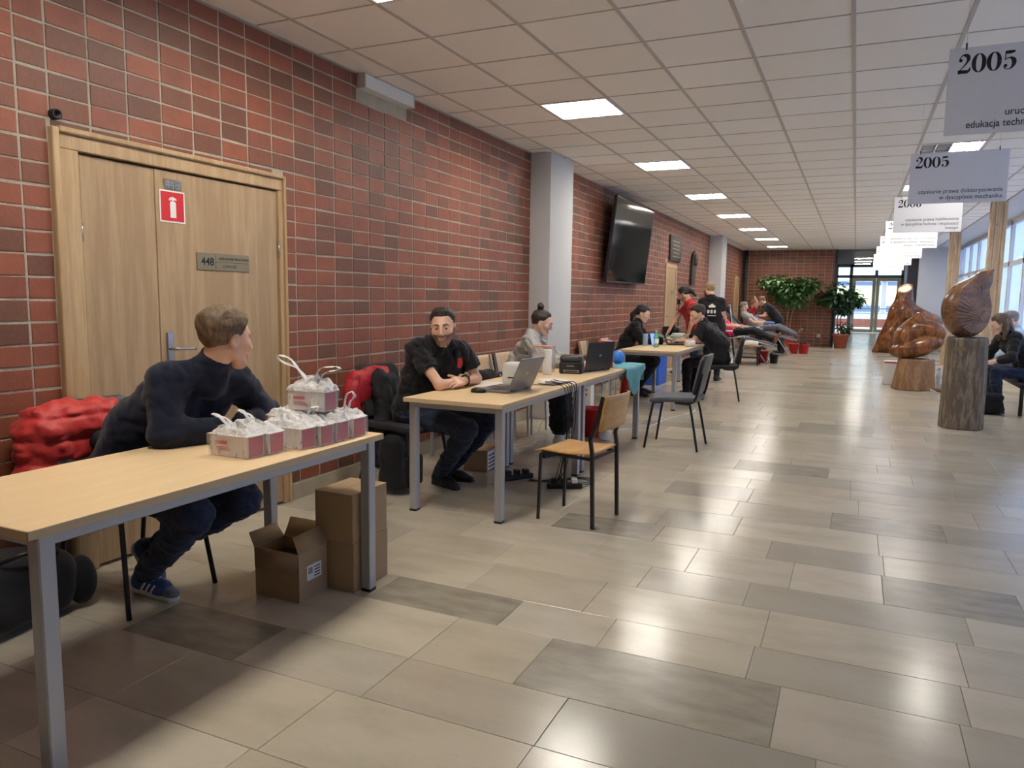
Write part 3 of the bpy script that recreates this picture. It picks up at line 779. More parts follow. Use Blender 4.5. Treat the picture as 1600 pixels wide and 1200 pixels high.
# ------------------------------------------------------------------ soft-body shapes: blended distance fields turned into meshes
F32 = np.float32
def A3(v): return np.array(v, dtype=F32)
class Fld:
    def __init__(s, lo, hi, h):
        s.h = h; s.lo = A3(lo); n = np.ceil((A3(hi)-s.lo)/h).astype(int)+1
        s.n = n; s.F = np.full(tuple(n), 0.5, F32)
    def pts(s, lo, hi):
        a = np.clip(np.floor((A3(lo)-s.lo)/s.h).astype(int), 0, s.n-1); b = np.clip(np.ceil((A3(hi)-s.lo)/s.h).astype(int)+1, 1, s.n)
        if np.any(b <= a): return None, None
        ax = [(s.lo[i]+np.arange(a[i], b[i], dtype=F32)*s.h).astype(F32) for i in range(3)]
        P = np.stack(np.meshgrid(*ax, indexing='ij'), -1)
        return tuple(slice(a[i], b[i]) for i in range(3)), P
    def add(s, prim, k=0.02, sub=False):
        fn, lo, hi = prim; m = k+3*s.h
        sl, P = s.pts(A3(lo)-m, A3(hi)+m)
        if P is None: return s
        d = fn(P).astype(F32); a = s.F[sl]
        if sub:
            d = -d; hh = np.maximum(k-np.abs(a-d), 0)/max(k, 1e-6); s.F[sl] = np.maximum(a, d)+hh*hh*k*0.25
        else:
            hh = np.maximum(k-np.abs(a-d), 0)/max(k, 1e-6); s.F[sl] = np.minimum(a, d)-hh*hh*k*0.25
        return s
    def allpts(s):
        ax = [(s.lo[i]+np.arange(s.n[i], dtype=F32)*s.h).astype(F32) for i in range(3)]
        return np.stack(np.meshgrid(*ax, indexing='ij'), -1)
    def mesh(s): return surface_net(s.F, s.lo, s.h)
def surface_net(F, lo, h):
    I = F < 0
    nx, ny, nz = F.shape
    c = np.zeros((nx-1, ny-1, nz-1), np.int8)
    for dx in (0, 1):
        for dy in (0, 1):
            for dz in (0, 1): c += I[dx:nx-1+dx, dy:ny-1+dy, dz:nz-1+dz]
    act = (c > 0) & (c < 8)
    idx = np.argwhere(act)
    if len(idx) == 0: return np.zeros((0, 3)), np.zeros((0, 4), int)
    ids = np.full(act.shape, -1, np.int64); ids[act] = np.arange(len(idx))
    acc = np.zeros((len(idx), 3)); cnt = np.zeros(len(idx))
    cor = [(i, j, k) for i in (0, 1) for j in (0, 1) for k in (0, 1)]
    val = {q: F[idx[:, 0]+q[0], idx[:, 1]+q[1], idx[:, 2]+q[2]].astype(np.float64) for q in cor}
    for q in cor:
        for ax in range(3):
            if q[ax]: continue
            r = list(q); r[ax] = 1; r = tuple(r)
            a, b = val[q], val[r]; m = (a < 0) != (b < 0)
            t = np.where(m, a/np.where(m, a-b, 1), 0)
            p = np.array(q, float)[None, :].repeat(len(idx), 0); p[:, ax] += t
            acc[m] += p[m]; cnt[m] += 1
    V = (idx+acc/cnt[:, None])*h+np.asarray(lo, float)
    Q = []
    for ax in range(3):
        u, w = (ax+1) % 3, (ax+2) % 3
        sl0 = [slice(1, -1)]*3; sl0[ax] = slice(0, -1); sl1 = list(sl0); sl1[ax] = slice(1, None)
        a = I[tuple(sl0)]; b = I[tuple(sl1)]
        for flip, mm in ((False, a & ~b), (True, ~a & b)):
            e = np.argwhere(mm)
            if len(e) == 0: continue
            e = e+1; e[:, ax] -= 1
            def cell(du, dw):
                q = e.copy(); q[:, u] -= du; q[:, w] -= dw
                return ids[q[:, 0], q[:, 1], q[:, 2]]
            f = np.stack([cell(1, 1), cell(0, 1), cell(0, 0), cell(1, 0)], 1)
            Q.append(f[:, ::-1] if flip else f)
    Q = np.concatenate(Q) if Q else np.zeros((0, 4), int)
    Q = Q[(Q >= 0).all(1)]
    return V, Q
def np_mesh(name, parts, material):
    Vs, Qs, o = [], [], 0
    for V, Q in parts:
        Vs.append(V); Qs.append(Q+o); o += len(V)
    V = np.concatenate(Vs); Q = np.concatenate(Qs)
    me = bpy.data.meshes.new(name)
    me.vertices.add(len(V)); me.vertices.foreach_set('co', V.astype(F32).ravel())
    me.loops.add(len(Q)*4); me.loops.foreach_set('vertex_index', Q.astype(np.int32).ravel())
    me.polygons.add(len(Q)); me.polygons.foreach_set('loop_start', np.arange(0, len(Q)*4, 4, dtype=np.int32))
    me.polygons.foreach_set('loop_total', np.full(len(Q), 4, np.int32))
    me.polygons.foreach_set('use_smooth', np.ones(len(Q), bool))
    me.materials.append(MATS[material]); me.update(calc_edges=True); me.validate()
    return me
def np_obj(name, parts, material, parent=None, off=None):
    if isinstance(parts, Fld): parts = [parts.mesh()]
    if off is not None: parts = [(V-np.array(off, float), Q) for V, Q in parts]
    o = bpy.data.objects.new(name, np_mesh(name, parts, material)); COL.objects.link(o)
    if parent is not None: o.parent = parent
    return o
def cone(a, b, ra, rb=None, flat=None):
    """tapered capsule a-b; flat=(axis, factor) squeezes the section along an axis"""
    rb = ra if rb is None else rb
    a, b = A3(a), A3(b); ab = b-a; L2 = max(float(ab @ ab), 1e-9)
    ax = None
    if flat: ax = A3(flat[0]); ax = ax/np.linalg.norm(ax); fk = flat[1]
    def fn(P):
        q = P-a
        if ax is not None:
            t0 = np.clip((q @ ab)/L2, 0, 1)
            w = q-t0[..., None]*ab
            w = w+(w @ ax)[..., None]*ax*(1/fk-1)
            return (np.sqrt((w*w).sum(-1))-(ra+(rb-ra)*t0))*min(1, fk*1.15)
        t = np.clip((q @ ab)/L2, 0, 1)
        w = q-t[..., None]*ab
        return np.sqrt((w*w).sum(-1))-(ra+(rb-ra)*t)
    r = max(ra, rb)
    return fn, np.minimum(a, b)-r, np.maximum(a, b)+r
def ell(c, r, R=None):
    c = A3(c); r = A3(r); Rm = None if R is None else np.array(R, dtype=F32)
    def fn(P):
        q = P-c
        if Rm is not None: q = q @ Rm          # world -> local when the columns are the local axes
        k0 = np.sqrt(((q/r)**2).sum(-1)); k1 = np.sqrt(((q/(r*r))**2).sum(-1))
        return k0*(k0-1)/np.maximum(k1, 1e-6)
    m = float(r.max()); e = A3((m, m, m)) if R is not None else r
    return fn, c-e, c+e
def rbox(c, h, R=None, rad=0.01):
    c = A3(c); h = A3(h); Rm = None if R is None else np.array(R, dtype=F32)
    def fn(P):
        q = P-c
        if Rm is not None: q = q @ Rm
        q = np.abs(q)-(h-rad)
        return np.sqrt((np.maximum(q, 0)**2).sum(-1))+np.minimum(q.max(-1), 0)-rad
    m = float(np.linalg.norm(h)); e = A3((m, m, m)) if R is not None else h
    return fn, c-e, c+e
_nr = np.random.RandomState(5)
_ND = _nr.normal(size=(10, 3)).astype(F32); _ND /= np.linalg.norm(_ND, axis=1)[:, None]; _NP = _nr.uniform(0, 6.28, 10).astype(F32); _NS = _nr.uniform(0.7, 1.5, 10).astype(F32)
def wav(P, freq, stretch=(1, 1, 1)):
    """cheap smooth 3-D noise, about -1..1"""
    q = P*A3(stretch)*freq; s = 0
    w = 0.6*np.sin(q[..., 0]*0.7+q[..., 2]*1.1)
    for i in range(6): s = s+np.sin((q @ _ND[i])*_NS[i]+_NP[i]+w)
    return s/3.2
def folds(P, freq, stretch=(1, 1, 1)):
    """creased cloth: sharp ridges"""
    return 1-2*np.abs(wav(P, freq, stretch)).clip(0, 1)

# skin, hair and cloth materials
mat('skin', (222, 176, 150), 0.5, var=(14, 0.06)); mat('skin_pale', (230, 188, 164), 0.5, var=(14, 0.05)); mat('skin_tan', (206, 160, 132), 0.5, var=(14, 0.06))
mat('lip', (184, 122, 110), 0.5); mat('eye_white', (176, 166, 158), 0.35); mat('iris', (52, 38, 30), 0.2)
def hairmat(n, c1, c2):
    m, nt, b = base(n)
    k = noise(nt, 60, 4, (1, 1, 0.25), 'object')
    nt.links.new(ramp(nt, k, [(0.3, c1), (0.7, c2)]), b.inputs['Base Color']); b.inputs['Roughness'].default_value = 0.62
    nt.links.new(bumpn(nt, k, 0.5, 0.006), b.inputs['Normal'])
hairmat('hair_brown', (84, 66, 48), (120, 96, 70)); hairmat('hair_dark', (40, 31, 27), (66, 52, 44)); hairmat('hair_black', (24, 21, 22), (46, 40, 40)); hairmat('hair_grey', (120, 112, 104), (150, 140, 130))
hairmat('stubble', (112, 84, 70), (158, 120, 100)); hairmat('hair_mid', (88, 68, 50), (124, 98, 74)); hairmat('hair_light', (150, 124, 94), (180, 152, 118))
def cloth(n, c, rough=0.85, sc=300): mat(n, c, rough, spec=0.25, bump=(sc, 0.25), var=(5, 0.10), sheen=0.15)
cloth('navy_knit', (24, 30, 50)); cloth('black_tee', (31, 31, 35)); cloth('denim', (44, 56, 84), sc=500); cloth('dark_denim', (36, 46, 70), sc=500); cloth('grey_knit', (176, 176, 172)); cloth('black_cloth', (26, 26, 30))
cloth('red_tee', (186, 44, 46)); cloth('pink_top', (228, 62, 108)); cloth('grey_tee', (158, 160, 158)); cloth('pale_blue_shirt', (186, 204, 226)); cloth('maroon', (92, 34, 44)); cloth('grey_trousers', (104, 106, 116))
mat('shoe_blue', (60, 84, 136), 0.6); mat('shoe_grey', (120, 132, 146), 0.7); mat('shoe_white', (222, 220, 214), 0.6); mat('shoe_black', (30, 30, 32), 0.5); mat('shoe_brown', (120, 76, 52), 0.5)

def unit(v): v = np.array(v, float); return v/np.linalg.norm(v)
def frame(yaw, pitch=0, roll=0):
    """columns: right, forward, up. yaw = heading angle of the face in plan"""
    R = np.array(Matrix.Rotation(yaw-PI/2, 3, 'Z') @ Matrix.Rotation(pitch, 3, 'X') @ Matrix.Rotation(roll, 3, 'Y'))
    return R
def head_parts(c, R, s, detail, female=False):
    """list of (prim, k, sub) building a head around centre c"""
    c = np.array(c, float)
    def w(p): return c+R @ (np.array(p, float)*s)
    def E(p, r): return ell(w(p), np.array(r)*s, R)
    jw = 0.90 if female else 1.0
    L = [(E((0, -0.016, 0.034), (0.076, 0.096, 0.086)), 0.01, False),
         (E((0, 0.020, 0.012), (0.066, 0.074, 0.075)), 0.02, False),
         (cone(w((0, 0.036, -0.015)), w((0, 0.056, -0.088)), 0.058*s*jw, 0.026*s*jw), 0.02, False),
         (E((0, 0.066, -0.100), (0.024*jw, 0.020, 0.017)), 0.014, False)]
    for x in (-1, 1):
        L += [(cone(w((x*0.058*jw, -0.008, -0.045)), w((x*0.016, 0.056, -0.098)), 0.020*s, 0.016*s), 0.025, False),
              (E((x*0.042, 0.056, -0.022), (0.026, 0.026, 0.024)), 0.02, False)]
    if detail:
        for x in (-1, 1):
            L += [(cone(w((x*0.014, 0.090, 0.024)), w((x*0.048, 0.074, 0.022)), 0.009*s, 0.009*s), 0.012, False),
                  (E((x*0.032, 0.098, 0.002), (0.017, 0.014, 0.011)), 0.012, True),
                  (E((x*0.032, 0.079, 0.004), (0.0145, 0.0105, 0.0105)), 0.004, False),
                  (E((x*0.012, 0.100, -0.036), (0.008, 0.010, 0.008)), 0.006, False)]
        L += [(cone(w((0, 0.088, 0.016)), w((0, 0.110, -0.030)), 0.0085*s, 0.0115*s), 0.012, False),
              (cone(w((-0.019, 0.086, -0.060)), w((0.019, 0.086, -0.060)), 0.0075*s), 0.010, False),
              (cone(w((-0.015, 0.085, -0.072)), w((0.015, 0.085, -0.072)), 0.0085*s), 0.010, False),
              (cone(w((-0.022, 0.097, -0.0655)), w((0.022, 0.097, -0.0655)), 0.0022*s), 0.004, True)]
    else:
        L += [(cone(w((0, 0.086, 0.012)), w((0, 0.106, -0.030)), 0.010*s, 0.013*s), 0.012, False)]
    for x in (-1, 1):
        L += [(E((x*0.077, -0.012, -0.004), (0.010, 0.021, 0.032)), 0.006, False)]
        if detail: L += [(E((x*0.086, -0.009, 0.0), (0.006, 0.012, 0.019)), 0.004, True)]
    return L, w
def hand_field(wr, d, n, side, curl=(0.35, 0.5, 0.4), spread=0.05, h=0.0035, s=1.0, thumb=(0.75, 0.62, -0.15)):
    """hand with palm, four fingers and thumb; d fingers, n back of the hand, side +1 right / -1 left"""
    wr = np.array(wr, float); d = unit(d); n = np.array(n, float); n = unit(n-d*np.dot(n, d)); t = np.cross(n, d)*side
    R = np.stack([t, d, n], 1)
    f = Fld(wr-0.2*s, wr+0.2*s, h)
    W = lambda a, b, c: wr+(t*a+d*b+n*c)*s
    f.add(cone(W(0, -0.035, 0), W(0, 0.012, 0), 0.027*s, 0.027*s), 0.01)
    f.add(rbox(W(0, 0.05, 0), np.array((0.040, 0.046, 0.0145))*s, R, 0.013*s), 0.02)
    f.add(ell(W(0.024, 0.03, -0.008), np.array((0.019, 0.032, 0.017))*s, R), 0.012)
    for x, ln, r in ((0.029, 0.070, 0.0088), (0.0095, 0.079, 0.0090), (-0.0105, 0.073, 0.0086), (-0.029, 0.056, 0.0078)):
        p = W(x, 0.088, 0); dd = unit(d+t*x*spread*25); ang = 0
        for q, (fr, cu) in enumerate(zip((0.45, 0.31, 0.24), curl)):
            ang += cu
            v = dd*math.cos(ang)-n*math.sin(ang)
            p2 = p+v*ln*fr*s
            f.add(cone(p, p2, (r-0.0006*q)*s, (r-0.0006*(q+1))*s), 0.004); p = p2
    p = W(0.032, 0.022, -0.004)
    v = unit(t*thumb[0]+d*thumb[1]+n*thumb[2]); p2 = p+v*0.042*s; f.add(cone(p, p2, 0.0125*s, 0.0105*s), 0.008)
    v2 = unit(v*0.7+d*0.7); f.add(cone(p2, p2+v2*0.028*s, 0.0100*s, 0.0080*s), 0.004)
    return f

def make_person(label, J, head, top, bottom, shoes, hair, skin='skin', hands=(), lod=1, female=False, extra=None, bulk=1.0, group=None, neck_r=0.056):
    """J: joint positions (pelvis, waist bend, shoulders ...). head=(centre, yaw, pitch, roll, size)."""
    g = {k: np.array(v, float) for k, v in J.items()}
    root = thing('person', label, 'person', (g['pelvis'][0], g['pelvis'][1], 0), 0, group)
    off = (g['pelvis'][0], g['pelvis'][1], 0)
    hb, hh, hc, hn = {0: (0.014, 0.010, 0.014, 0.007), 1: (0.010, 0.0065, 0.010, 0.005), 2: (0.008, 0.0036, 0.0065, 0.0032)}[lod]
    shm = (g['shL']+g['shR'])/2; lat = unit(g['shR']-g['shL']); hl = unit(g['hipR']-g['hipL'])
    sw = np.linalg.norm(g['shR']-g['shL'])
    hd = np.array(head[0], float); R = frame(*head[1:4]); s = head[4]
    nb = g.get('neck', shm+np.array((0, 0, 0.05)))
    hp, w = head_parts(hd, R, s, lod > 0, female)
    allp = np.array([v for v in g.values()]+[hd])
    lo, hi = allp.min(0)-0.2, allp.max(0)+0.2
    # ---- body (one figure)
    B = Fld(lo, hi, hb)
    ch = shm+(g['pelvis']-shm)*0.22; wa = g.get('waist', (shm+g['pelvis'])/2)
    def torso(f, e, k):
        for x in (-1, 1):
            f.add(cone(g['pelvis']+hl*x*0.075, wa+(hl+lat)*0.5*x*0.060, (0.112+e)*bulk, (0.104+e)*bulk), k)
            f.add(cone(wa+(hl+lat)*0.5*x*0.060, ch+lat*x*0.082*sw/0.36, (0.104+e)*bulk, (0.106+e)*bulk), k)
            sh = g['shR'] if x > 0 else g['shL']
            f.add(cone(ch+lat*x*0.082, sh-unit(sh-ch)*0.03, (0.092+e)*bulk, (0.056+e)), k)
            f.add(cone(nb+(shm-nb)*0.2, sh-lat*x*0.02+np.array((0, 0, 0.004)), 0.046+e, 0.048+e), k*0.8)
    def arm(f, S, e, k, upto=1.0, r=(0.050, 0.041, 0.031), fl=0.0):
        a, b, c = g['sh'+S], g['el'+S], g['wr'+S]
        if upto <= 0.5:
            t = upto*2; f.add(cone(a, a+(b-a)*t, r[0]+e, r[0]+(r[1]-r[0])*t+e+fl), k); return
        f.add(cone(a, b, r[0]+e, r[1]+e), k)
        t = (upto-0.5)*2; f.add(cone(b, b+(c-b)*t, r[1]+e+0.002, r[1]+(r[2]-r[1])*t+e), k)
    def leg(f, S, e, k, r=(0.082, 0.058, 0.040), upto=1.0):
        a, b, c = g['hip'+S], g['kn'+S], g['an'+S]
        f.add(cone(a, b, (r[0]+e)*bulk, r[1]+e), k)
        f.add(cone(b, b+(c-b)*upto*0.35, r[1]+e, r[1]*0.98+e), k)
        f.add(cone(b+(c-b)*upto*0.3, b+(c-b)*upto, r[1]*0.98+e, r[2]+e), k)
    torso(B, -0.012, 0.05)
    B.add(cone(nb-np.array((0, 0, 0.04)), w((0, -0.028, -0.045)), neck_r*1.08*s, neck_r*s), 0.03)
    for S in 'LR':
        arm(B, S, -0.006, 0.02); leg(B, S, -0.010, 0.03)
    parts = [B.mesh()]
    Hf = Fld(hd-0.20*s, hd+0.20*s, hh)
    for p, k, sub in hp: Hf.add(p, k*s, sub)
    skull = Hf.F.copy()
    Hf.add(cone(nb+(w((0, -0.028, -0.045))-nb)*0.25, w((0, -0.026, -0.045)), neck_r*s*1.02, neck_r*s), 0.02)
    parts.append(Hf.mesh())
    for hnd in hands:
        kw = dict(hnd); parts.append(hand_field(h=hn, **kw).mesh())
    np_obj('body', parts, skin, root, off)
    # ---- hair on the same grid as the head
    P = Hf.allpts(); q = (P-A3(hd)) @ R.astype(F32)/s
    X, Y, Z = q[..., 0], q[..., 1], q[..., 2]
    st_ = hair.get('style', 'short'); ho = hair.get('off', 0.011)
    y0, z0, ny, nz = hair.get('plane', (0.082, 0.066, 0.62, -0.785))
    pl = (Y-y0)*ny+(Z-z0)*nz
    ear = np.maximum(0.036-np.sqrt((np.abs(X)-0.085)**2+(Y+0.005)**2+(Z+0.008)**2), -1)
    topk = np.clip((Z-0.03)/0.06, 0, 1)*hair.get('top', 0.010)
    strand = 0.0006*np.sin(X*900+9*wav(q, 40))+0.0028*wav(q, 95, (2.4, 0.6, 0.8))+0.002*wav(q, 40)
    pl = pl+0.016*np.exp(-((np.abs(X)-0.048)/0.018)**2)*np.clip((Y-0.02)/0.03, 0, 1)*hair.get('temple', 1.0)
    fade = np.clip(-pl/0.030, 0.10, 1)
    dh = np.maximum(skull-((ho+topk)*fade+strand*fade)*s, (pl+0.005*wav(q, 130, (1, 1, 1))+0.003*wav(q, 300))*s)
    dh = np.maximum(dh, (ear-0.003)*s)
    dh = np.maximum(dh, (-0.075-Z if st_ != 'none' else np.full_like(Z, 1))*s)
    Hr = Fld(hd-0.20*s, hd+0.20*s, hh); Hr.F = dh.astype(F32)
    hp_ = [Hr.mesh()]
    ext = hair.get('extra', [])
    if ext:
        pa = np.array([w(p) for e in ext for p in e[0]])
        mx = max(max(e[1]) for e in ext)+0.03
        Ex = Fld(pa.min(0)-mx, pa.max(0)+mx, max(hh, 0.005))
        for pth, rr in ext:
            for i in range(max(1, len(pth)-1)):
                j = min(i+1, len(pth)-1)
                Ex.add(cone(w(pth[i]), w(pth[j]), rr[i]*s, rr[min(j, len(rr)-1)]*s), 0.012)
        PE = Ex.allpts(); Ex.F = Ex.F+0.004*wav(PE, 90, (1.6, 1.6, 0.5)).astype(F32)
        hp_.append(Ex.mesh())
    if st_ != 'none': np_obj('hair', hp_, hair['mat'], root, off)
    if hair.get('beard'):
        br = np.maximum(skull-(0.0022+0.0010*wav(q, 260))*s, np.maximum((Z+0.032-np.clip((0.07-Y)*0.55, -0.02, 0.045)), -Y-0.005)*s)
        br = np.maximum(br, (0.014-np.sqrt((X/1.5)**2+(Y-0.1)**2+(Z+0.066)**2))*s)
        br = np.maximum(br, (-0.116-Z)*s)
        Bf = Fld(hd-0.20*s, hd+0.20*s, hh); Bf.F = br.astype(F32)
        np_obj('beard', Bf, 'stubble', root, off)
    if lod == 2:
        for x in (-1, 1):
            e = MB().lathe([(0.0, -0.0112), (0.006, -0.0095), (0.0098, -0.005), (0.0112, 0), (0.0098, 0.005), (0.006, 0.0095), (0.0, 0.0112)], 14, cap=False)
            o = e.build('eye', 'eye_white', root); pc = w((x*0.0318, 0.0802, 0.0020))-np.array(off); o.location = pc; o.scale = (s, s, s)
            gz = R @ unit(np.array(head[5] if len(head) > 5 else (0, 1, -0.1)))
            ii = MB().lathe([(0.0, 0.0004), (0.0056, 0.0), (0.0062, -0.0014)], 12, cap=False).build('iris', 'iris', o)
            Mq = Vector(gz).to_track_quat('Z', 'Y').to_matrix().to_4x4(); ii.matrix_local = Matrix.Translation(Vector(gz)*0.0112) @ Mq
            bw = [w((x*(0.014+0.036*t), 0.0985-0.020*t*t, 0.0225+0.007*math.sin(t*2.4))) - np.array(off) for t in (0, 0.33, 0.66, 1)]
            MB().tube([tuple(v) for v in bw], 0.0042*s, 6, r2=0.0028*s).build('eyebrow', hair['mat'], root)
        lp = MB()
        lp.tube([tuple(w(v)-np.array(off)) for v in ((-0.021, 0.0855, -0.0625), (-0.010, 0.0925, -0.0595), (0, 0.0940, -0.0605), (0.010, 0.0925, -0.0595), (0.021, 0.0855, -0.0625))], 0.0034*s, 6)
        lp.tube([tuple(w(v)-np.array(off)) for v in ((-0.019, 0.0855, -0.0675), (0, 0.0935, -0.0705), (0.019, 0.0855, -0.0675))], 0.0040*s, 6)
        lp.build('lips', 'lip', root)
    # ---- clothes
    T = Fld(lo, hi, hc)
    e = top.get('ease', 0.012)
    torso(T, e, 0.05)
    T.add(cone(nb-np.array((0, 0, 0.05)), nb+(w((0, -0.028, -0.06))-nb)*top.get('collar', 0.12), neck_r*s*1.08+0.017, neck_r*s*1.05+0.012), 0.025)
    for S in 'LR': arm(T, S, e*0.7 if top.get('sleeve', 1.0) <= 0.5 else e+top.get('sleeve_e', 0.004), 0.03, top.get('sleeve', 1.0), fl=top.get('sleeve_e', 0.004)+0.006)
    if top.get('sleeve', 1.0) <= 0.5:
        for S in 'LR':
            a, b = g['sh'+S], g['el'+S]; t = top['sleeve']*2; u_ = unit(b-a); c_ = a+(b-a)*t
            T.F = T.F
            PT = T.allpts(); q_ = PT-A3(c_); al = q_ @ A3(u_); rad = np.sqrt(np.maximum((q_*q_).sum(-1)-al*al, 0)); m_ = (rad < 0.10) & (al > 0) & (al < 0.14)
            T.F[m_] = np.maximum(T.F[m_], al[m_])
    PT = T.allpts(); near = np.abs(T.F) < 0.04
    wr_ = np.zeros_like(T.F); pn = PT[near]
    wr_[near] = (top.get('wr', 0.007)*1.25*(folds(pn, 34, (1, 1, 0.7))*0.55+folds(pn, 75, (0.8, 1, 0.6))*0.50+wav(pn, 120)*0.12))
    T.F = T.F+wr_.astype(F32)
    if 'hem' in top:      # flat hem at a height
        T.F = np.maximum(T.F, top['hem']-PT[..., 2])
    np_obj(top['name'], T, top['mat'], root, off)
    Q = Fld(lo, hi, hc)
    be = bottom.get('ease', 0.006); br_ = bottom.get('r', (0.084, 0.062, 0.046))
    Q.add(cone(g['hipL'], g['hipR'], 0.108*bulk, 0.108*bulk), 0.04)
    Q.add(cone(g['pelvis']-hl*0.06, g['pelvis']+hl*0.06, (0.118+be)*bulk, (0.118+be)*bulk), 0.04)
    for S in 'LR': leg(Q, S, be, 0.025, br_, bottom.get('upto', 1.0))
    PT = Q.allpts(); near = np.abs(Q.F) < 0.04; pn = PT[near]; wr_ = np.zeros_like(Q.F)
    wr_[near] = bottom.get('wr', 0.007)*(folds(pn, 45, (0.7, 1, 1.2))*0.7+folds(pn, 95)*0.4)
    Q.F = Q.F+wr_.astype(F32)
    np_obj(bottom['name'], Q, bottom['mat'], root, off)
    # ---- shoes
    for S in 'LR':
        sd = shoes.get(S)
        if sd is None: continue
        shoe(root, off, g['an'+S], sd[0], sd[1], shoes['mat'], shoes.get('sole', 'shoe_white'), shoes.get('style'), lod, 1 if S == 'R' else -1)
    return root, w, off
def shoe(root, off, an, d, up, m, sole, style, lod, sg):
    """shoe under the ankle; d toe direction, up = normal of the sole"""
    an = np.array(an, float); d = unit(d); u = np.array(up, float); u = unit(u-d*np.dot(u, d)); t = np.cross(d, u)
    R = np.stack([t, d, u], 1); h = {0: 0.010, 1: 0.007, 2: 0.0045}[lod]
    W = lambda a, b, c: an+t*a+d*b+u*c
    f = Fld(an-0.30, an+0.30, h)
    f.add(cone(W(0, -0.03, -0.045), W(0, 0.10, -0.055), 0.041, 0.036, flat=(u, 0.95)), 0.03)
    f.add(cone(W(0, 0.08, -0.052), W(0.006*sg, 0.165, -0.064), 0.040, 0.030, flat=(u, 0.72)), 0.03)
    f.add(cone(W(0, -0.02, -0.04), W(0, -0.012, 0.012), 0.042, 0.042), 0.03)
    f.add(rbox(W(0, 0.06, -0.14), (0.09, 0.2, 0.052), R, 0.002), 0.002, True)
    o = np_obj('shoe', f, m, root, off)
    sl = Fld(an-0.30, an+0.30, h)
    sl.add(cone(W(0, -0.035, -0.078), W(0, 0.06, -0.078), 0.041, 0.038), 0.01); sl.add(cone(W(0, 0.06, -0.078), W(0.006*sg, 0.165, -0.078), 0.040, 0.036), 0.02)
    P = sl.allpts(); z = (P-A3(W(0, 0, -0.082))) @ A3(u)
    sl.F = np.maximum(sl.F, np.abs(z)-0.0115).astype(F32)
    np_obj('sole', [( (V-np.array(off)), Q) for V, Q in [sl.mesh()]], sole, o)
    if style == 'striped' and lod == 2:
        for side in (-1, 1):
            for k in range(3):
                y = 0.018+0.030*k
                pts = [W(side*0.0405, y+0.020, -0.030), W(side*0.0440, y+0.009, -0.048), W(side*0.0430, y-0.002, -0.068)]
                MB().tube([tuple(p-np.array(off)) for p in pts], 0.0062, 4).build('stripe', 'shoe_white', o)
        for k in range(5):
            y = 0.052+0.018*k; zz = -0.006-0.0085*k
            pts = [W(-0.024, y, zz-0.010), W(0, y+0.008, zz-0.0005), W(0.024, y+0.016, zz-0.012)]
            MB().tube([tuple(p-np.array(off)) for p in pts], 0.0032, 5).build('lace', 'shoe_white', o)
            pts = [W(0.024, y, zz-0.010), W(0, y+0.008, zz-0.0005), W(-0.024, y+0.016, zz-0.012)]
            MB().tube([tuple(p-np.array(off)) for p in pts], 0.0032, 5).build('lace', 'shoe_white', o)
        tc = Fld(an-0.30, an+0.30, h)
        tc.add(cone(W(0, 0.125, -0.058), W(0.006*sg, 0.168, -0.064), 0.036, 0.0325, flat=(u, 0.74)), 0.01)
        P = tc.allpts(); tc.F = np.maximum(tc.F, -((P-A3(W(0, 0.118, 0))) @ A3(d))).astype(F32)
        np_obj('toe_cap', [((V-np.array(off)), Q) for V, Q in [tc.mesh()]], 'shoe_grey', o)
    return o
# ------------------------------------------------------------------ tables
def table(x0, x1, y0, y1, h, label, inset=0.045):
    t = thing('table', label, 'table', ((x0+x1)/2, (y0+y1)/2, 0), 0, 'beech tables with silver frames')
    w, d = (x1-x0)/2, (y1-y0)/2
    top = MB().cbox(-w+0.0015, w-0.0015, -d+0.0015, d-0.0015, h-0.028, h, 0.002).build('table_top', 'table_laminate', t)
    MB().box(-w, w, -d, -d+0.0015, h-0.027, h-0.0015).box(-w, w, d-0.0015, d, h-0.027, h-0.0015).box(-w, -w+0.0015, -d, d, h-0.027, h-0.0015).box(w-0.0015, w, -d, d, h-0.027, h-0.0015).build('edge_band', 'table_edge', top)
    a, b = w-inset, d-inset-0.02
    for sx, sy in ((1, 1), (1, -1), (-1, 1), (-1, -1)):
        lg = MB().cbox(sx*a-0.025, sx*a+0.025, sy*b-0.025, sy*b+0.025, 0.012, h-0.028, 0.004).build('leg', 'silver', t)
        MB().cbox(sx*a-0.026, sx*a+0.026, sy*b-0.026, sy*b+0.026, 0.0, 0.014, 0.003).build('foot', 'black_plastic', lg)
    for sx in (1, -1): MB().cbox(sx*a-0.015, sx*a+0.015, -b+0.025, b-0.025, h-0.066, h-0.028, 0.003).build('rail', 'silver', t)
    for sy in (1, -1): MB().cbox(-a+0.025, a-0.025, sy*b-0.015, sy*b+0.015, h-0.066, h-0.028, 0.003).build('rail', 'silver', t)
    return t
TH = 0.745
table(-2.645, -1.966, 1.215, 2.872, TH, 'beech-topped table carrying the white carrier bags')
table(-2.575, -1.876, 3.978, 5.492, TH, 'beech-topped table with the open silver laptop and mouse')
table(-2.60, -1.885, 5.497, 7.272, TH, 'beech-topped table with the printer and teal cloth on its end')
table(-2.72, -1.965, 9.22, 11.02, TH, 'beech-topped table between the woman and man with bottles on it')
table(-3.3, -2.62, 12.6, 14.0, TH, 'beech-topped table behind, covered by a green cloth and black case')

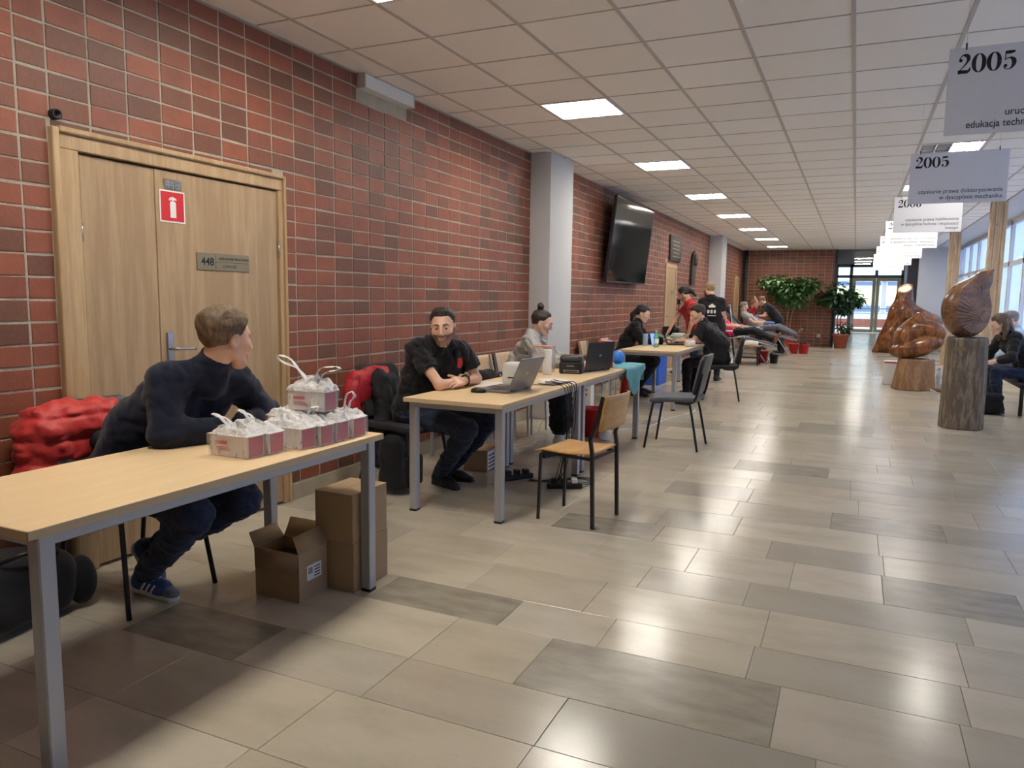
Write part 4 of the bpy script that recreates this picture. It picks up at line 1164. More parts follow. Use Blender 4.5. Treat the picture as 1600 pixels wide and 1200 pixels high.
# ------------------------------------------------------------------ chairs
cloth('chair_fabric', (98, 99, 104), sc=420)
cloth('chair_fabric_black', (40, 40, 44), sc=420)
def pad(w, d, th, f, hh=0.012):
    """cushion by a distance field, rounded; f reshapes the points"""
    F = Fld((-w-0.05, -d-0.05, -0.15), (w+0.05, d+0.05, 0.15), hh)
    P = F.allpts(); q = f(P.copy())
    a = np.abs(q)-(A3((w, d, th))-min(th*0.95, 0.03))
    r = min(th*0.95, 0.03)
    # rounded plan corners
    cr = 0.07; qx = np.maximum(np.abs(q[..., 0])-(w-cr), 0); qy = np.maximum(np.abs(q[..., 1])-(d-cr), 0)
    plan = np.sqrt(qx**2+qy**2)-cr
    box = np.sqrt(np.maximum(plan+r, 0)**2+np.maximum(np.abs(q[..., 2])-(th-r), 0)**2)+np.minimum(np.maximum(plan+r, np.abs(q[..., 2])-(th-r)), 0)-r
    F.F = box.astype(F32)
    return F.mesh()
def conference_chair(label, loc, rz, fabric='chair_fabric', group='conference chairs'):
    """faces local +x"""
    t = thing('conference_chair', label, 'chair', loc, rz, group)
    def seatf(P):
        P[..., 2] += 0.02*np.clip(P[..., 0]/0.22, 0, 1.2)**2-0.010*np.clip(-P[..., 0]/0.22, 0, 1)+0.008*(P[..., 1]/0.22)**2*-1
        return P
    V, Q = pad(0.225, 0.235, 0.024, seatf); V = V+np.array((0, 0, 0.458))
    np_obj('seat', [(V, Q)], fabric, t)
    def backf(P):
        P[..., 2] += 0.30*P[..., 1]**2
        return P
    V, Q = pad(0.185, 0.225, 0.018, backf)
    # stand the pad up: local x -> up, z -> backwards
    V2 = np.stack([-V[:, 2]*1.0-0.235-V[:, 0]*0.22, V[:, 1], V[:, 0]+0.70], 1)
    b = np_obj('backrest', [(V2, Q)], fabric, t)
    V3 = V2.copy(); V3[:, 0] = V2[:, 0]-0.012; V3[:, 1] *= 1.015; V3[:, 2] = (V2[:, 2]-0.70)*1.015+0.70
    np_obj('back_shell', [(V3, Q)], 'black_plastic', b)
    for sy in (-1, 1):
        MB().tube(smooth_path([(0.245, sy*0.235, 0.0), (0.185, sy*0.205, 0.40), (0.165, sy*0.195, 0.428), (0.10, sy*0.19, 0.436)], 4), 0.0115, 8).build('leg', 'black_metal', t)
        MB().tube(smooth_path([(-0.245, sy*0.225, 0.0), (-0.165, sy*0.20, 0.40), (-0.135, sy*0.195, 0.43), (-0.06, sy*0.19, 0.436)], 4), 0.0115, 8).build('leg', 'black_metal', t)
        MB().tube(smooth_path([(-0.02, sy*0.19, 0.436), (-0.15, sy*0.20, 0.438), (-0.215, sy*0.21, 0.50), (-0.262, sy*0.205, 0.72)], 4), 0.0115, 8).build('back_support', 'black_metal', t)
    MB().tube([(0.10, -0.19, 0.436), (0.10, 0.19, 0.436)], 0.010, 8).build('seat_frame', 'black_metal', t)
    MB().tube([(-0.06, -0.19, 0.436), (-0.06, 0.19, 0.436)], 0.010, 8).build('seat_frame', 'black_metal', t)
    return t
conference_chair('empty grey upholstered chair with black legs, turned to the tables', (-1.485, 7.03, 0), PI)
conference_chair('grey chair under the man in the navy sweater, red jacket on it', (-2.965, 2.318, 0), 0)
conference_chair('dark chair under the man with the watch, jackets hung on it', (-2.93, 4.55, 0), -0.1, 'chair_fabric_black')
conference_chair('black chair of the man in the polo shirt at the bottle table', (-1.66, 10.75, 0), PI+0.15, 'chair_fabric_black')

def school_chair(label, loc, rz, ply='plywood', group='plywood chairs', frame_m='black_metal', z=0.45):
    t = thing('plywood_chair', label, 'chair', loc, rz, group)
    n = 9
    seat = [[(-0.19+0.38*i/n, -0.19+0.38*j/6, z-0.014*math.sin(PI*i/n)-(0.022*((i-n+1.5)/1.5)**2 if i > n-1.5 else 0)+0.004*((j-3)/3)**2) for j in range(7)] for i in range(n+1)]
    MB().sheet(seat, 0.011).build('seat', ply, t)
    def bx(zz): return -0.232-0.03*(zz-0.62)/0.2-0.05*((zz-0.78)/0.2 if zz > 0.78 else 0)*0.3
    back = [[(bx(zz)-0.018*(1-((j-4)/4)**2), -0.185+0.37*j/8, zz) for j in range(9)] for zz in [0.60+0.21*k/6 for k in range(7)]]
    MB().sheet(back, 0.010).build('backrest', ply, t)
    for sy in (-1, 1):
        MB().tube([(0.175, sy*0.175, 0), (0.165, sy*0.170, z-0.035), (0.150, sy*0.168, z-0.022), (-0.185, sy*0.172, z-0.028)], 0.0115, 4, r2=None).build('front_leg', frame_m, t)
        MB().tube([(-0.205, sy*0.182, 0), (-0.190, sy*0.182, z+0.02), (-0.178, sy*0.182, 0.54), (-0.212, sy*0.182, 0.63), (-0.255, sy*0.182, 0.81)], 0.0145, 4).build('back_leg', frame_m, t)
    MB().tube([(0.150, -0.168, z-0.022), (0.150, 0.168, z-0.022)], 0.010, 4).build('cross_bar', frame_m, t)
    MB().tube([(-0.18, -0.175, z-0.028), (-0.18, 0.175, z-0.028)], 0.010, 4).build('cross_bar', frame_m, t)
    return t
school_chair('empty plywood school chair with black steel frame in front of the tables', (-1.545, 4.385, 0), PI-0.12)
k = 0
for y, lb in ((5.70, 'pale plywood wall chair partly behind the seated man'), (6.14, 'pale plywood wall chair holding a black bag'), (6.60, 'pale plywood wall chair under the woman in grey'), (7.06, 'pale plywood wall chair past the woman in grey'),
              (9.62, 'pale plywood wall chair holding the dark red garment'), (10.55, 'pale plywood wall chair behind the woman in black')):
    school_chair(lb, (-3.08, y, 0), 0.05*(-1)**k, 'pale_plywood', 'pale plywood chairs along the brick wall', 'silver'); k += 1

# ------------------------------------------------------------------ cardboard boxes
mat('tape', (196, 160, 116), 0.35)
mat('label_white', (232, 232, 230), 0.6)
def carton(label, x0, x1, y0, y1, z0, h):
    t = thing('cardboard_box', label, 'box', ((x0+x1)/2, (y0+y1)/2, z0), 0)
    w, d = (x1-x0)/2, (y1-y0)/2
    MB().cbox(-w, w, -d, d, 0, h-0.003, 0.003).build('body', 'cardboard', t)
    MB().box(-w, -0.001, -d, d, h-0.003, h).box(0.001, w, -d, d, h-0.003, h).build('lid_flap', 'cardboard', t)
    return t
carton('closed cardboard box, the lower of the stacked pair', -2.262, -2.048, 2.745, 3.02, 0, 0.232)
carton('closed cardboard box on top of another box', -2.268, -2.05, 2.742, 3.018, 0.233, 0.235)
t = thing('cardboard_box', 'open cardboard box with raised flaps and a white label', 'box', (-2.322, 2.635, 0), 0)
w, d, h, th = 0.128, 0.098, 0.225, 0.004
MB().box(-w, w, -d, d, 0, th).box(-w, -w+th, -d, d, th, h).box(w-th, w, -d, d, th, h).box(-w+th, w-th, -d, -d+th, th, h).box(-w+th, w-th, d-th, d, th, h).build('body', 'cardboard', t)
def flap(a, b, c, e): MB().sheet([[a, b], [c, e]], 0.004).build('flap', 'cardboard', t)
flap((-w, d, h), (w, d, h), (-w+0.01, d+0.035, h+0.085), (w-0.01, d+0.035, h+0.085))
flap((w, -d, h), (w, d, h), (w-0.035, -d+0.005, h+0.075), (w-0.035, d-0.005, h+0.08))
flap((-w, -d, h), (-w, d, h), (-w-0.04, -d+0.01, h+0.06), (-w-0.04, d-0.01, h+0.06))
flap((-w, -d, h), (w, -d, h), (-w+0.01, -d-0.008, h-0.09), (w-0.01, -d-0.008, h-0.09))
lb = MB().box(w, w+0.0008, -0.045, 0.055, 0.085, 0.155).build('label', 'label_white', t)
for k in range(4): MB().box(w+0.0008, w+0.0012, 0.005, 0.045, 0.095+0.014*k, 0.100+0.014*k).build('print_line', 'ink', lb)
for k in range(5): MB().box(w+0.0008, w+0.0012, -0.035+0.006*k, -0.032+0.006*k, 0.115, 0.145).build('print_bar', 'ink', lb)
MB().box(-w+0.01, w-0.01, -d+0.01, d-0.01, 0.14, 0.17).build('contents', 'black_plastic', t)

# ------------------------------------------------------------------ parcels in carrier bags on the first table
mat('pack_white', (226, 218, 214), 0.5)
mat('pack_red', (196, 66, 84), 0.5, var=(9, 0.12))
def bagmat():
    m, nt, b = base('thin_bag'); N = nt.nodes; L = nt.links
    b.inputs['Base Color'].default_value = lin((240, 238, 236)) + (1,); b.inputs['Roughness'].default_value = 0.28
    n = noise(nt, 60, 5, (1, 1, 0.35)); L.new(bumpn(nt, n, 0.5, 0.008), b.inputs['Normal'])
    t = N.new('ShaderNodeBsdfTransparent'); s = N.new('ShaderNodeMixShader')
    mr = N.new('ShaderNodeMapRange'); L.new(n, mr.inputs[0]); mr.inputs[1].default_value = 0.35; mr.inputs[2].default_value = 0.7; mr.inputs[3].default_value = 0.20; mr.inputs[4].default_value = 0.30
    L.new(mr.outputs[0], s.inputs[0]); L.new(t.outputs[0], s.inputs[1]); L.new(b.outputs[0], s.inputs[2]); L.new(s.outputs[0], N['Material Output'].inputs[0])
    m2, nt, b = base('bag_film'); N = nt.nodes; L = nt.links
    b.inputs['Base Color'].default_value = lin((244, 242, 240)) + (1,); b.inputs['Roughness'].default_value = 0.3
    n = noise(nt, 40, 5); L.new(bumpn(nt, n, 0.9, 0.02), b.inputs['Normal'])
    t = N.new('ShaderNodeBsdfTransparent'); s = N.new('ShaderNodeMixShader'); s.inputs[0].default_value = 0.8
    L.new(t.outputs[0], s.inputs[1]); L.new(b.outputs[0], s.inputs[2]); L.new(s.outputs[0], N['Material Output'].inputs[0])
bagmat()
PK = [(-2.098, 2.150, 0, 'end parcel with red logo nearest the open table space'), (-2.082, 2.250, 0, 'second parcel in the row of bagged parcels'), (-2.038, 2.385, 0, 'third parcel in the row of bagged parcels'),
      (-2.016, 2.482, 0, 'fourth parcel in the row of bagged parcels'), (-2.016, 2.590, 0, 'fifth parcel in the row of bagged parcels'), (-2.016, 2.708, 0, 'last parcel in the row, at the table corner'),
      (-2.075, 2.585, 0.128, 'red-topped parcel on the second layer'), (-2.222, 2.60, 0, 'parcel in the back row of bagged parcels')]
for i, (x, y, dz, lb) in enumerate(PK):
    rz = 0.05*math.sin(i*2.3); z = TH+0.0015+dz
    p = thing('parcel', 'white and crimson ' + lb, 'parcel', (x, y, z), rz, 'parcels on the first table')
    MB().cbox(-0.195, -0.0005, 0.0, 0.088, 0, 0.086, 0.002).build('carton', 'pack_white', p)
    MB().box(-0.0005, 0.0006, 0.006, 0.082, 0.004, 0.082).build('end_panel', 'pack_red', p)
    MB().box(-0.165, -0.105, -0.0008, 0.0, 0.048, 0.062).build('logo', 'pack_red', p)
    for k in range(3): MB().box(-0.165, -0.10+0.006*k, -0.0008, 0.0, 0.036-0.006*k, 0.039-0.006*k).build('print_line', 'pack_red', p)
    if i == 6: MB().box(-0.19, -0.004, 0.004, 0.084, 0.086, 0.0866).build('top_panel', 'pack_red', p)
    # thin carrier bag round it, gathered on top, with handle loops
    b = thing('carrier_bag', 'thin white carrier bag round the ' + lb, 'bag', (x, y, z), rz, 'thin white carrier bags on the first table')
    nu, nz_ = 48, 18; rgb = random.Random(40+i)
    grid = []
    cxp, cyp = -0.098, 0.044; tall = 0.128 if i != 6 else 0.15
    ph = [rgb.uniform(0, 6.28) for _ in range(6)]
    for a in range(nz_+1):
        u = a/nz_; row = []
        for q in range(nu+1):
            an = 2*PI*q/nu; c_, s_ = math.cos(an), math.sin(an)
            k = 1/max(abs(c_), abs(s_)); sq = 0.86*k+0.14
            if u < 0.62:
                zz = u/0.62*0.088; fx = 0.109*sq*c_; fy = 0.0535*sq*s_
                wob = 0.0016*math.sin(5*an+ph[0]+8*u)+0.0012*math.sin(11*an+ph[1]-6*u)
                row.append((cxp+fx+wob*c_, cyp+fy+wob*s_, max(0.0015, zz)))
            else:
                v = (u-0.62)/0.38; sh_ = (1-v)**0.55*0.93+0.07
                wob = 0.010*math.sin(6*an+ph[2]+5*v)*v+0.006*math.sin(13*an+ph[3]+9*v)*v
                lift = 0.5+0.5*math.sin(2*an+ph[4])*math.cos(3*an+ph[5])
                row.append((cxp+0.03*math.sin(ph[4])*v+(0.109*sq*c_)*sh_+wob*c_, cyp+0.012*v+(0.0535*sq*s_)*sh_+wob*s_, 0.088+(tall-0.088)*(0.35+0.65*lift)*math.sin(min(1, v*1.15)*PI/2)+0.009*math.sin(7*an+ph[1]+7*v)*v+0.006*math.sin(11*v+ph[0])))
        grid.append(row)
    MB().sheet(grid[:12]).build('bag_skin', 'thin_bag', b)
    MB().sheet(grid[11:]).build('gathered_top', 'bag_film', b)
    hd_ = {6: [(-0.075, -0.01, 0.085, -0.09), (0.03, 0.0, 0.045, 0.1)], 5: [(0.02, 0.01, 0.07, 0.03)], 1: [(-0.05, 0, 0.035, -0.04)], 0: [(-0.06, -0.01, 0.03, -0.05)], 3: [(0.0, 0, 0.03, 0.05)]}.get(i, [])
    for hx, hy, hh, lean in hd_:
        pth = smooth_path([(cxp+hx*0.3, cyp+hy*0.3, tall-0.03), (cxp+hx*0.8+lean*0.3, cyp+hy-0.01, tall+hh*0.75), (cxp+hx+lean, cyp+hy, tall+hh), (cxp+hx+lean*1.1, cyp+hy+0.012, tall+hh*0.72), (cxp+hx*0.6+lean*0.4, cyp+hy+0.02, tall+hh*0.3), (cxp+hx*0.4, cyp+0.02, tall-0.03)], 4)
        MB().sheet([[(pp.x, pp.y-0.010, pp.z+0.003*math.sin(j_*1.7)), (pp.x+0.003, pp.y, pp.z+0.004), (pp.x+0.004*math.cos(j_), pp.y+0.010, pp.z)] for j_, pp in enumerate(pth)]).build('handle', 'bag_film', b)
# ------------------------------------------------------------------ people at the first tables
def J_(pelvis, hw, hl, shL, shR, elL, elR, wrL, wrR, knL, knR, anL, anR, **kw):
    pelvis = np.array(pelvis, float); hl = unit(hl)
    d = dict(pelvis=pelvis, hipL=pelvis-hl*hw, hipR=pelvis+hl*hw, shL=shL, shR=shR, elL=elL, elR=elR, wrL=wrL, wrR=wrR, knL=knL, knR=knR, anL=anL, anR=anR); d.update(kw); return d
# man in the navy sweater leaning on the first table (faces +X, head turned towards +Y)
make_person('man in a navy sweater and jeans leaning on the table with bags',
    J_((-2.99, 2.33, 0.555), 0.085, (0.05, -1, 0), shL=(-2.585, 2.57, 1.0), shR=(-2.625, 2.235, 1.015), elL=(-2.545, 2.735, 0.80), elR=(-2.575, 2.185, 0.797),
       wrL=(-2.50, 2.53, 0.79), wrR=(-2.47, 2.40, 0.79), knL=(-2.44, 2.47, 0.465), knR=(-2.47, 2.22, 0.455), anL=(-3.00, 2.44, 0.16), anR=(-2.90, 2.32, 0.10),
       waist=(-2.87, 2.345, 0.78), neck=(-2.56, 2.40, 1.05)),
    ((-2.475, 2.43, 1.185), 1.36, -0.06, 0.0, 1.07), dict(name='sweater', mat='navy_knit', ease=0.022, sleeve=0.96, collar=0.50, wr=0.0048, sleeve_e=0.006),
    dict(name='jeans', mat='denim', ease=0.012), dict(mat='shoe_blue', sole='shoe_white', style='striped', L=((0.55, 0.05, -0.85), (0.85, 0.0, 0.5)), R=((1, 0.02, -0.05), (0.05, 0, 1))),
    dict(mat='hair_brown', off=0.008, top=0.016), skin='skin', lod=2,
    hands=[dict(wr=(-2.50, 2.53, 0.79), d=(0.30, -0.85, -0.10), n=(0, 0, 1), side=-1), dict(wr=(-2.47, 2.40, 0.79), d=(0.15, 0.95, -0.05), n=(0.1, 0, 1), side=1)])
# bearded man in the black t-shirt at the second table (looks towards -Y)
BM = make_person('bearded man in a black t-shirt with folded arms and a watch',
    J_((-2.87, 4.62, 0.555), 0.085, (-0.35, -0.9, 0), shL=(-2.555, 4.735, 1.005), shR=(-2.76, 4.41, 1.015), elL=(-2.50, 4.85, 0.785), elR=(-2.545, 4.385, 0.785),
       wrL=(-2.475, 4.58, 0.795), wrR=(-2.49, 4.62, 0.79), knL=(-2.38, 4.80, 0.475), knR=(-2.36, 4.45, 0.48), anL=(-2.72, 4.86, 0.10), anR=(-2.70, 4.67, 0.10),
       waist=(-2.78, 4.59, 0.78), neck=(-2.655, 4.555, 1.07)),
    ((-2.585, 4.50, 1.17), -1.18, -0.06, 0.06, 1.05, (-0.3, 1, -0.15)), dict(name='t_shirt', mat='black_tee', ease=0.016, sleeve=0.29, collar=0.25, wr=0.010, sleeve_e=0.010),
    dict(name='jeans', mat='dark_denim', ease=0.010), dict(mat='shoe_black', sole='shoe_black', L=((0.9, 0.1, -0.1), (0, 0, 1)), R=((0.9, -0.25, -0.05), (0, 0, 1))),
    dict(mat='hair_dark', off=0.007, top=0.012, beard=True, plane=(0.080, 0.084, 0.60, -0.80)), skin='skin', lod=2,
    hands=[dict(wr=(-2.478, 4.585, 0.795), d=(-0.10, -1, 0.02), n=(0.65, 0, 0.76), side=-1, curl=(0.3, 0.45, 0.4)), dict(wr=(-2.49, 4.64, 0.79), d=(-0.15, 0.95, 0), n=(0.2, 0, 1), side=1)])

from mathutils.bvhtree import BVHTree
def decal(o, off, org, tgt, w, h, name, m, up=(0, 0, 1), n=4, lift=0.003):
    """cloth badge lying on the garment surface"""
    bv = BVHTree.FromObject(o, bpy.context.evaluated_depsgraph_get())
    off = Vector(off); d = (Vector(tgt)-Vector(org)).normalized(); r_ = d.cross(Vector(up)).normalized(); u_ = r_.cross(d); g_ = []
    for i in range(n+1):
        row = []
        for j in range(n+1):
            st_ = Vector(org)-off+r_*w*(i/n-0.5)+u_*h*(j/n-0.5)
            hit = bv.ray_cast(st_, d)
            if hit[0] is None: return
            row.append(hit[0]-d*lift)
        g_.append(row)
    MB().sheet(g_, 0.001).build(name, m, o)
bpy.context.view_layer.update()
ts_ = [c for c in BM[0].children if c.name.startswith('t_shirt')][0]
decal(ts_, BM[2], (-1.7, 3.75, 0.95), (-2.53, 4.645, 0.915), 0.045, 0.07, 'badge', 'red_plastic', lift=0.006)
wt = MB().tube([(0.034*math.cos(a), 0, 0.036*math.sin(a)) for a in [2*PI*k/16 for k in range(16)]], 0.007, 6, closed=True).build('watch', 'black_plastic', BM[0])
wt.location = (-2.481-BM[2][0], 4.635-BM[2][1], 0.795)
fc = MB().lathe([(0.0, 0), (0.017, 0), (0.017, 0.007), (0.0, 0.008)], 16, cap=False).build('watch_face', 'dark_grey_plastic', wt); fc.location = (0.022, 0, 0.030); fc.rotation_euler = (0, 0.6, 0)
# ------------------------------------------------------------------ the other people
make_person('woman in a grey sweater with a dark hair bun typing at a laptop',
    J_((-2.96, 6.60, 0.555), 0.08, (0.40, -0.91, 0), shL=(-2.875, 6.77, 0.965), shR=(-2.765, 6.45, 0.965), elL=(-2.66, 6.78, 0.79), elR=(-2.585, 6.36, 0.79),
       wrL=(-2.38, 6.60, 0.80), wrR=(-2.33, 6.40, 0.80), knL=(-2.53, 6.72, 0.50), knR=(-2.48, 6.47, 0.50), anL=(-2.48, 6.66, 0.10), anR=(-2.42, 6.40, 0.10),
       waist=(-2.93, 6.60, 0.76), neck=(-2.80, 6.615, 1.035)),
    ((-2.725, 6.64, 1.145), 0.36, -0.30, 0.0, 0.98, (0, 1, -0.5)), dict(name='sweater', mat='grey_knit', ease=0.022, sleeve=0.92, collar=0.15, wr=0.011, sleeve_e=0.012),
    dict(name='culottes', mat='black_cloth', ease=0.012, r=(0.085, 0.078, 0.088), upto=0.72), dict(mat='shoe_white', sole='shoe_white', L=((0.95, 0.2, 0), (0, 0, 1)), R=((0.95, 0.1, 0), (0, 0, 1))),
    dict(mat='hair_dark', off=0.008, top=0.004, plane=(0.075, 0.080, 0.66, -0.75), extra=[([(0, -0.055, 0.115), (0, -0.06, 0.150)], (0.030, 0.036)), ([(-0.02, -0.06, 0.145), (0.022, -0.058, 0.150)], (0.028, 0.026))]), skin='skin_pale', lod=2, female=True, bulk=0.9, neck_r=0.046,
    hands=[dict(wr=(-2.38, 6.60, 0.80), d=(0.9, -0.2, -0.12), n=(0, 0, 1), side=-1, s=0.92), dict(wr=(-2.33, 6.40, 0.80), d=(0.95, 0.1, -0.12), n=(0, 0, 1), side=1, s=0.92)])
make_person('woman in a black jacket with a dark ponytail at the bottle table',
    J_((-3.06, 10.55, 0.555), 0.08, (0.30, -0.95, 0), shL=(-2.93, 10.80, 0.985), shR=(-2.865, 10.46, 0.985), elL=(-2.76, 10.85, 0.79), elR=(-2.72, 10.42, 0.79),
       wrL=(-2.52, 10.70, 0.80), wrR=(-2.48, 10.55, 0.80), knL=(-2.60, 10.70, 0.50), knR=(-2.56, 10.42, 0.50), anL=(-2.85, 10.75, 0.10), anR=(-2.80, 10.40, 0.10),
       waist=(-3.0, 10.58, 0.77), neck=(-2.865, 10.645, 1.05)),
    ((-2.80, 10.66, 1.175), 0.15, -0.30, 0.0, 1.0), dict(name='jacket', mat='black_cloth', ease=0.020, sleeve=0.95, collar=0.3, wr=0.008),
    dict(name='trousers', mat='black_cloth', ease=0.008), dict(mat='shoe_black', sole='shoe_black', L=((0.95, 0.1, 0), (0, 0, 1)), R=((0.95, 0, 0), (0, 0, 1))),
    dict(mat='hair_black', off=0.010, top=0.004, extra=[([(0, -0.10, 0.02), (0, -0.135, -0.06), (0, -0.12, -0.14)], (0.035, 0.036, 0.02))]), skin='skin_pale', lod=1, female=True, bulk=0.9, neck_r=0.047,
    hands=[dict(wr=(-2.52, 10.70, 0.80), d=(0.9, -0.3, 0), n=(0, 0, 1), side=-1), dict(wr=(-2.48, 10.55, 0.80), d=(0.9, 0.2, 0.3), n=(0, 0.3, 1), side=1)])
make_person('man in a black polo shirt leaning over the laptop at the bottle table',
    J_((-1.70, 10.85, 0.555), 0.085, (-0.25, 0.97, 0), shL=(-1.93, 10.58, 1.0), shR=(-1.85, 10.94, 0.99), elL=(-2.04, 10.50, 0.80), elR=(-2.05, 11.02, 0.80),
       wrL=(-2.20, 10.66, 0.80), wrR=(-2.24, 10.86, 0.80), knL=(-2.13, 10.65, 0.49), knR=(-2.12, 10.95, 0.49), anL=(-2.12, 10.60, 0.10), anR=(-2.10, 10.98, 0.10),
       waist=(-1.72, 10.84, 0.78), neck=(-1.94, 10.72, 1.06)),
    ((-2.015, 10.66, 1.185), PI+0.62, -0.28, 0.05, 1.04), dict(name='polo_shirt', mat='black_tee', ease=0.018, sleeve=0.30, collar=0.4, wr=0.008, sleeve_e=0.014),
    dict(name='trousers', mat='black_cloth', ease=0.008), dict(mat='shoe_black', sole='shoe_white', L=((-0.9, -0.3, 0), (0, 0, 1)), R=((-0.95, -0.1, 0), (0, 0, 1))),
    dict(mat='hair_dark', off=0.010, top=0.012), skin='skin', lod=1,
    hands=[dict(wr=(-2.20, 10.66, 0.80), d=(-0.9, 0.2, 0), n=(0, 0, 1), side=-1), dict(wr=(-2.24, 10.86, 0.80), d=(-0.9, -0.2, 0), n=(0, 0, 1), side=1)])
# standing pair
STM = make_person('standing man in a black t-shirt with white back print',
    J_((-2.210, 13.25, 0.92), 0.09, (0.97, -0.2, 0), shL=(-2.440, 13.27, 1.36), shR=(-2.090, 13.20, 1.36), elL=(-2.480, 13.33, 1.08), elR=(-2.050, 13.28, 1.09),
       wrL=(-2.470, 13.48, 0.90), wrR=(-2.090, 13.46, 0.90), knL=(-2.310, 13.27, 0.49), knR=(-2.120, 13.22, 0.49), anL=(-2.320, 13.22, 0.09), anR=(-2.120, 13.17, 0.09), neck=(-2.280, 13.25, 1.43)),
    ((-2.330, 13.27, 1.565), PI*0.80, -0.12, 0.0, 1.02), dict(name='t_shirt', mat='black_tee', ease=0.018, sleeve=0.27, collar=0.2, hem=0.80, sleeve_e=0.014),
    dict(name='trousers', mat='black_cloth', ease=0.006), dict(mat='shoe_black', sole='shoe_black', L=((-0.3, 0.95, 0), (0, 0, 1)), R=((0.1, 1, 0), (0, 0, 1))),
    dict(mat='hair_light', off=0.007, top=0.008, beard=True), skin='skin', lod=1,
    hands=[dict(wr=(-2.470, 13.48, 0.90), d=(0.1, 0.4, -0.9), n=(-1, 0, 0), side=-1), dict(wr=(-2.090, 13.46, 0.90), d=(-0.1, 0.4, -0.9), n=(1, 0, 0), side=1)])
ts_ = [c for c in STM[0].children if c.name.startswith('t_shirt')][0]
def prt(n, m_): 
    o = m_.build(n, 'sign_white', ts_); o.location = (-2.235-STM[2][0], 13.095-STM[2][1], 1.10)
prt('emblem', MB().prism([(-0.05, 0.16), (0.05, 0.16), (0.06, 0.19), (0.02, 0.21), (0, 0.23), (-0.02, 0.21), (-0.06, 0.19)], -0.012, 0.002, RY))
for k in range(3): prt('letter', MB().prism([(-0.075+0.055*k, 0.06), (-0.045+0.055*k, 0.06), (-0.04+0.055*k, 0.11), (-0.06+0.055*k, 0.125), (-0.08+0.055*k, 0.11)], -0.012, 0.002, RY))
prt('printed_line', MB().box(-0.07, 0.075, -0.002, 0.012, 0.015, 0.028))
make_person('long-haired man in a red t-shirt reaching down to the equipment table',
    J_((-2.490, 13.05, 0.90), 0.09, (0.5, -0.85, 0), shL=(-2.650, 13.12, 1.27), shR=(-2.470, 12.84, 1.27), elL=(-2.850, 13.10, 1.05), elR=(-2.510, 12.78, 0.99),
       wrL=(-2.930, 12.95, 0.84), wrR=(-2.570, 12.80, 0.80), knL=(-2.510, 13.12, 0.49), knR=(-2.430, 12.95, 0.49), anL=(-2.490, 13.14, 0.09), anR=(-2.390, 12.98, 0.09), neck=(-2.610, 12.98, 1.34)),
    ((-2.690, 12.97, 1.48), PI*0.93, -0.45, 0.0, 1.02), dict(name='t_shirt', mat='red_tee', ease=0.018, sleeve=0.27, collar=0.2, sleeve_e=0.014),
    dict(name='trousers', mat='dark_denim', ease=0.006), dict(mat='shoe_black', sole='shoe_black', L=((-0.9, 0.4, 0), (0, 0, 1)), R=((-0.9, -0.1, 0), (0, 0, 1))),
    dict(mat='hair_black', off=0.012, top=0.006, extra=[([(0, -0.11, 0.03), (0, -0.15, -0.03), (0, -0.17, -0.10)], (0.032, 0.032, 0.02))]), skin='skin_tan', lod=1,
    hands=[dict(wr=(-2.930, 12.95, 0.84), d=(-0.4, -0.3, -0.8), n=(-0.6, 0, 0.4), side=-1), dict(wr=(-2.570, 12.80, 0.80), d=(-0.5, -0.1, -0.8), n=(0.6, 0, 0.3), side=1)])

# donors on folding loungers
def lounger(label, x, y, group='folding donor loungers'):
    t = thing('lounger', label, 'lounger', (x, y, 0), 0, group)
    for sy in (-0.3, 0.3):
        MB().tube([(-0.55, sy, 1.12), (0.05, sy, 0.52), (0.5, sy, 0.58), (1.25, sy, 0.40)], 0.014, 8).build('side_rail', 'steel', t)
        MB().tube([(-0.25, sy, 0.80), (0.35, sy, 0.0)], 0.014, 8).build('leg', 'steel', t)
        MB().tube([(0.10, sy, 0.53), (-0.45, sy, 0.0)], 0.014, 8).build('leg', 'steel', t)
        MB().tube([(0.75, sy, 0.51), (1.1, sy, 0.0)], 0.014, 8).build('leg', 'steel', t)
        MB().cbox(-0.15, 0.35, sy*1.15-0.04, sy*1.15+0.04, 0.70, 0.73, 0.008).build('armrest', 'white_plastic', t)
    MB().sheet([[(-0.55, -0.28, 1.12), (-0.55, 0.28, 1.12)], [(0.05, -0.28, 0.50), (0.05, 0.28, 0.50)], [(0.5, -0.28, 0.56), (0.5, 0.28, 0.56)], [(1.25, -0.28, 0.39), (1.25, 0.28, 0.39)]], 0.02).build('sling', 'dark_denim', t)
    MB().cbox(-0.6, -0.45, -0.2, 0.2, 1.05, 1.22, 0.04).build('headrest', 'black_cloth', t)
    return t
lounger('steel lounger with the donor in pink on it', -2.80, 17.45)
lounger('steel lounger with the donor in grey on it', -2.55, 20.4)
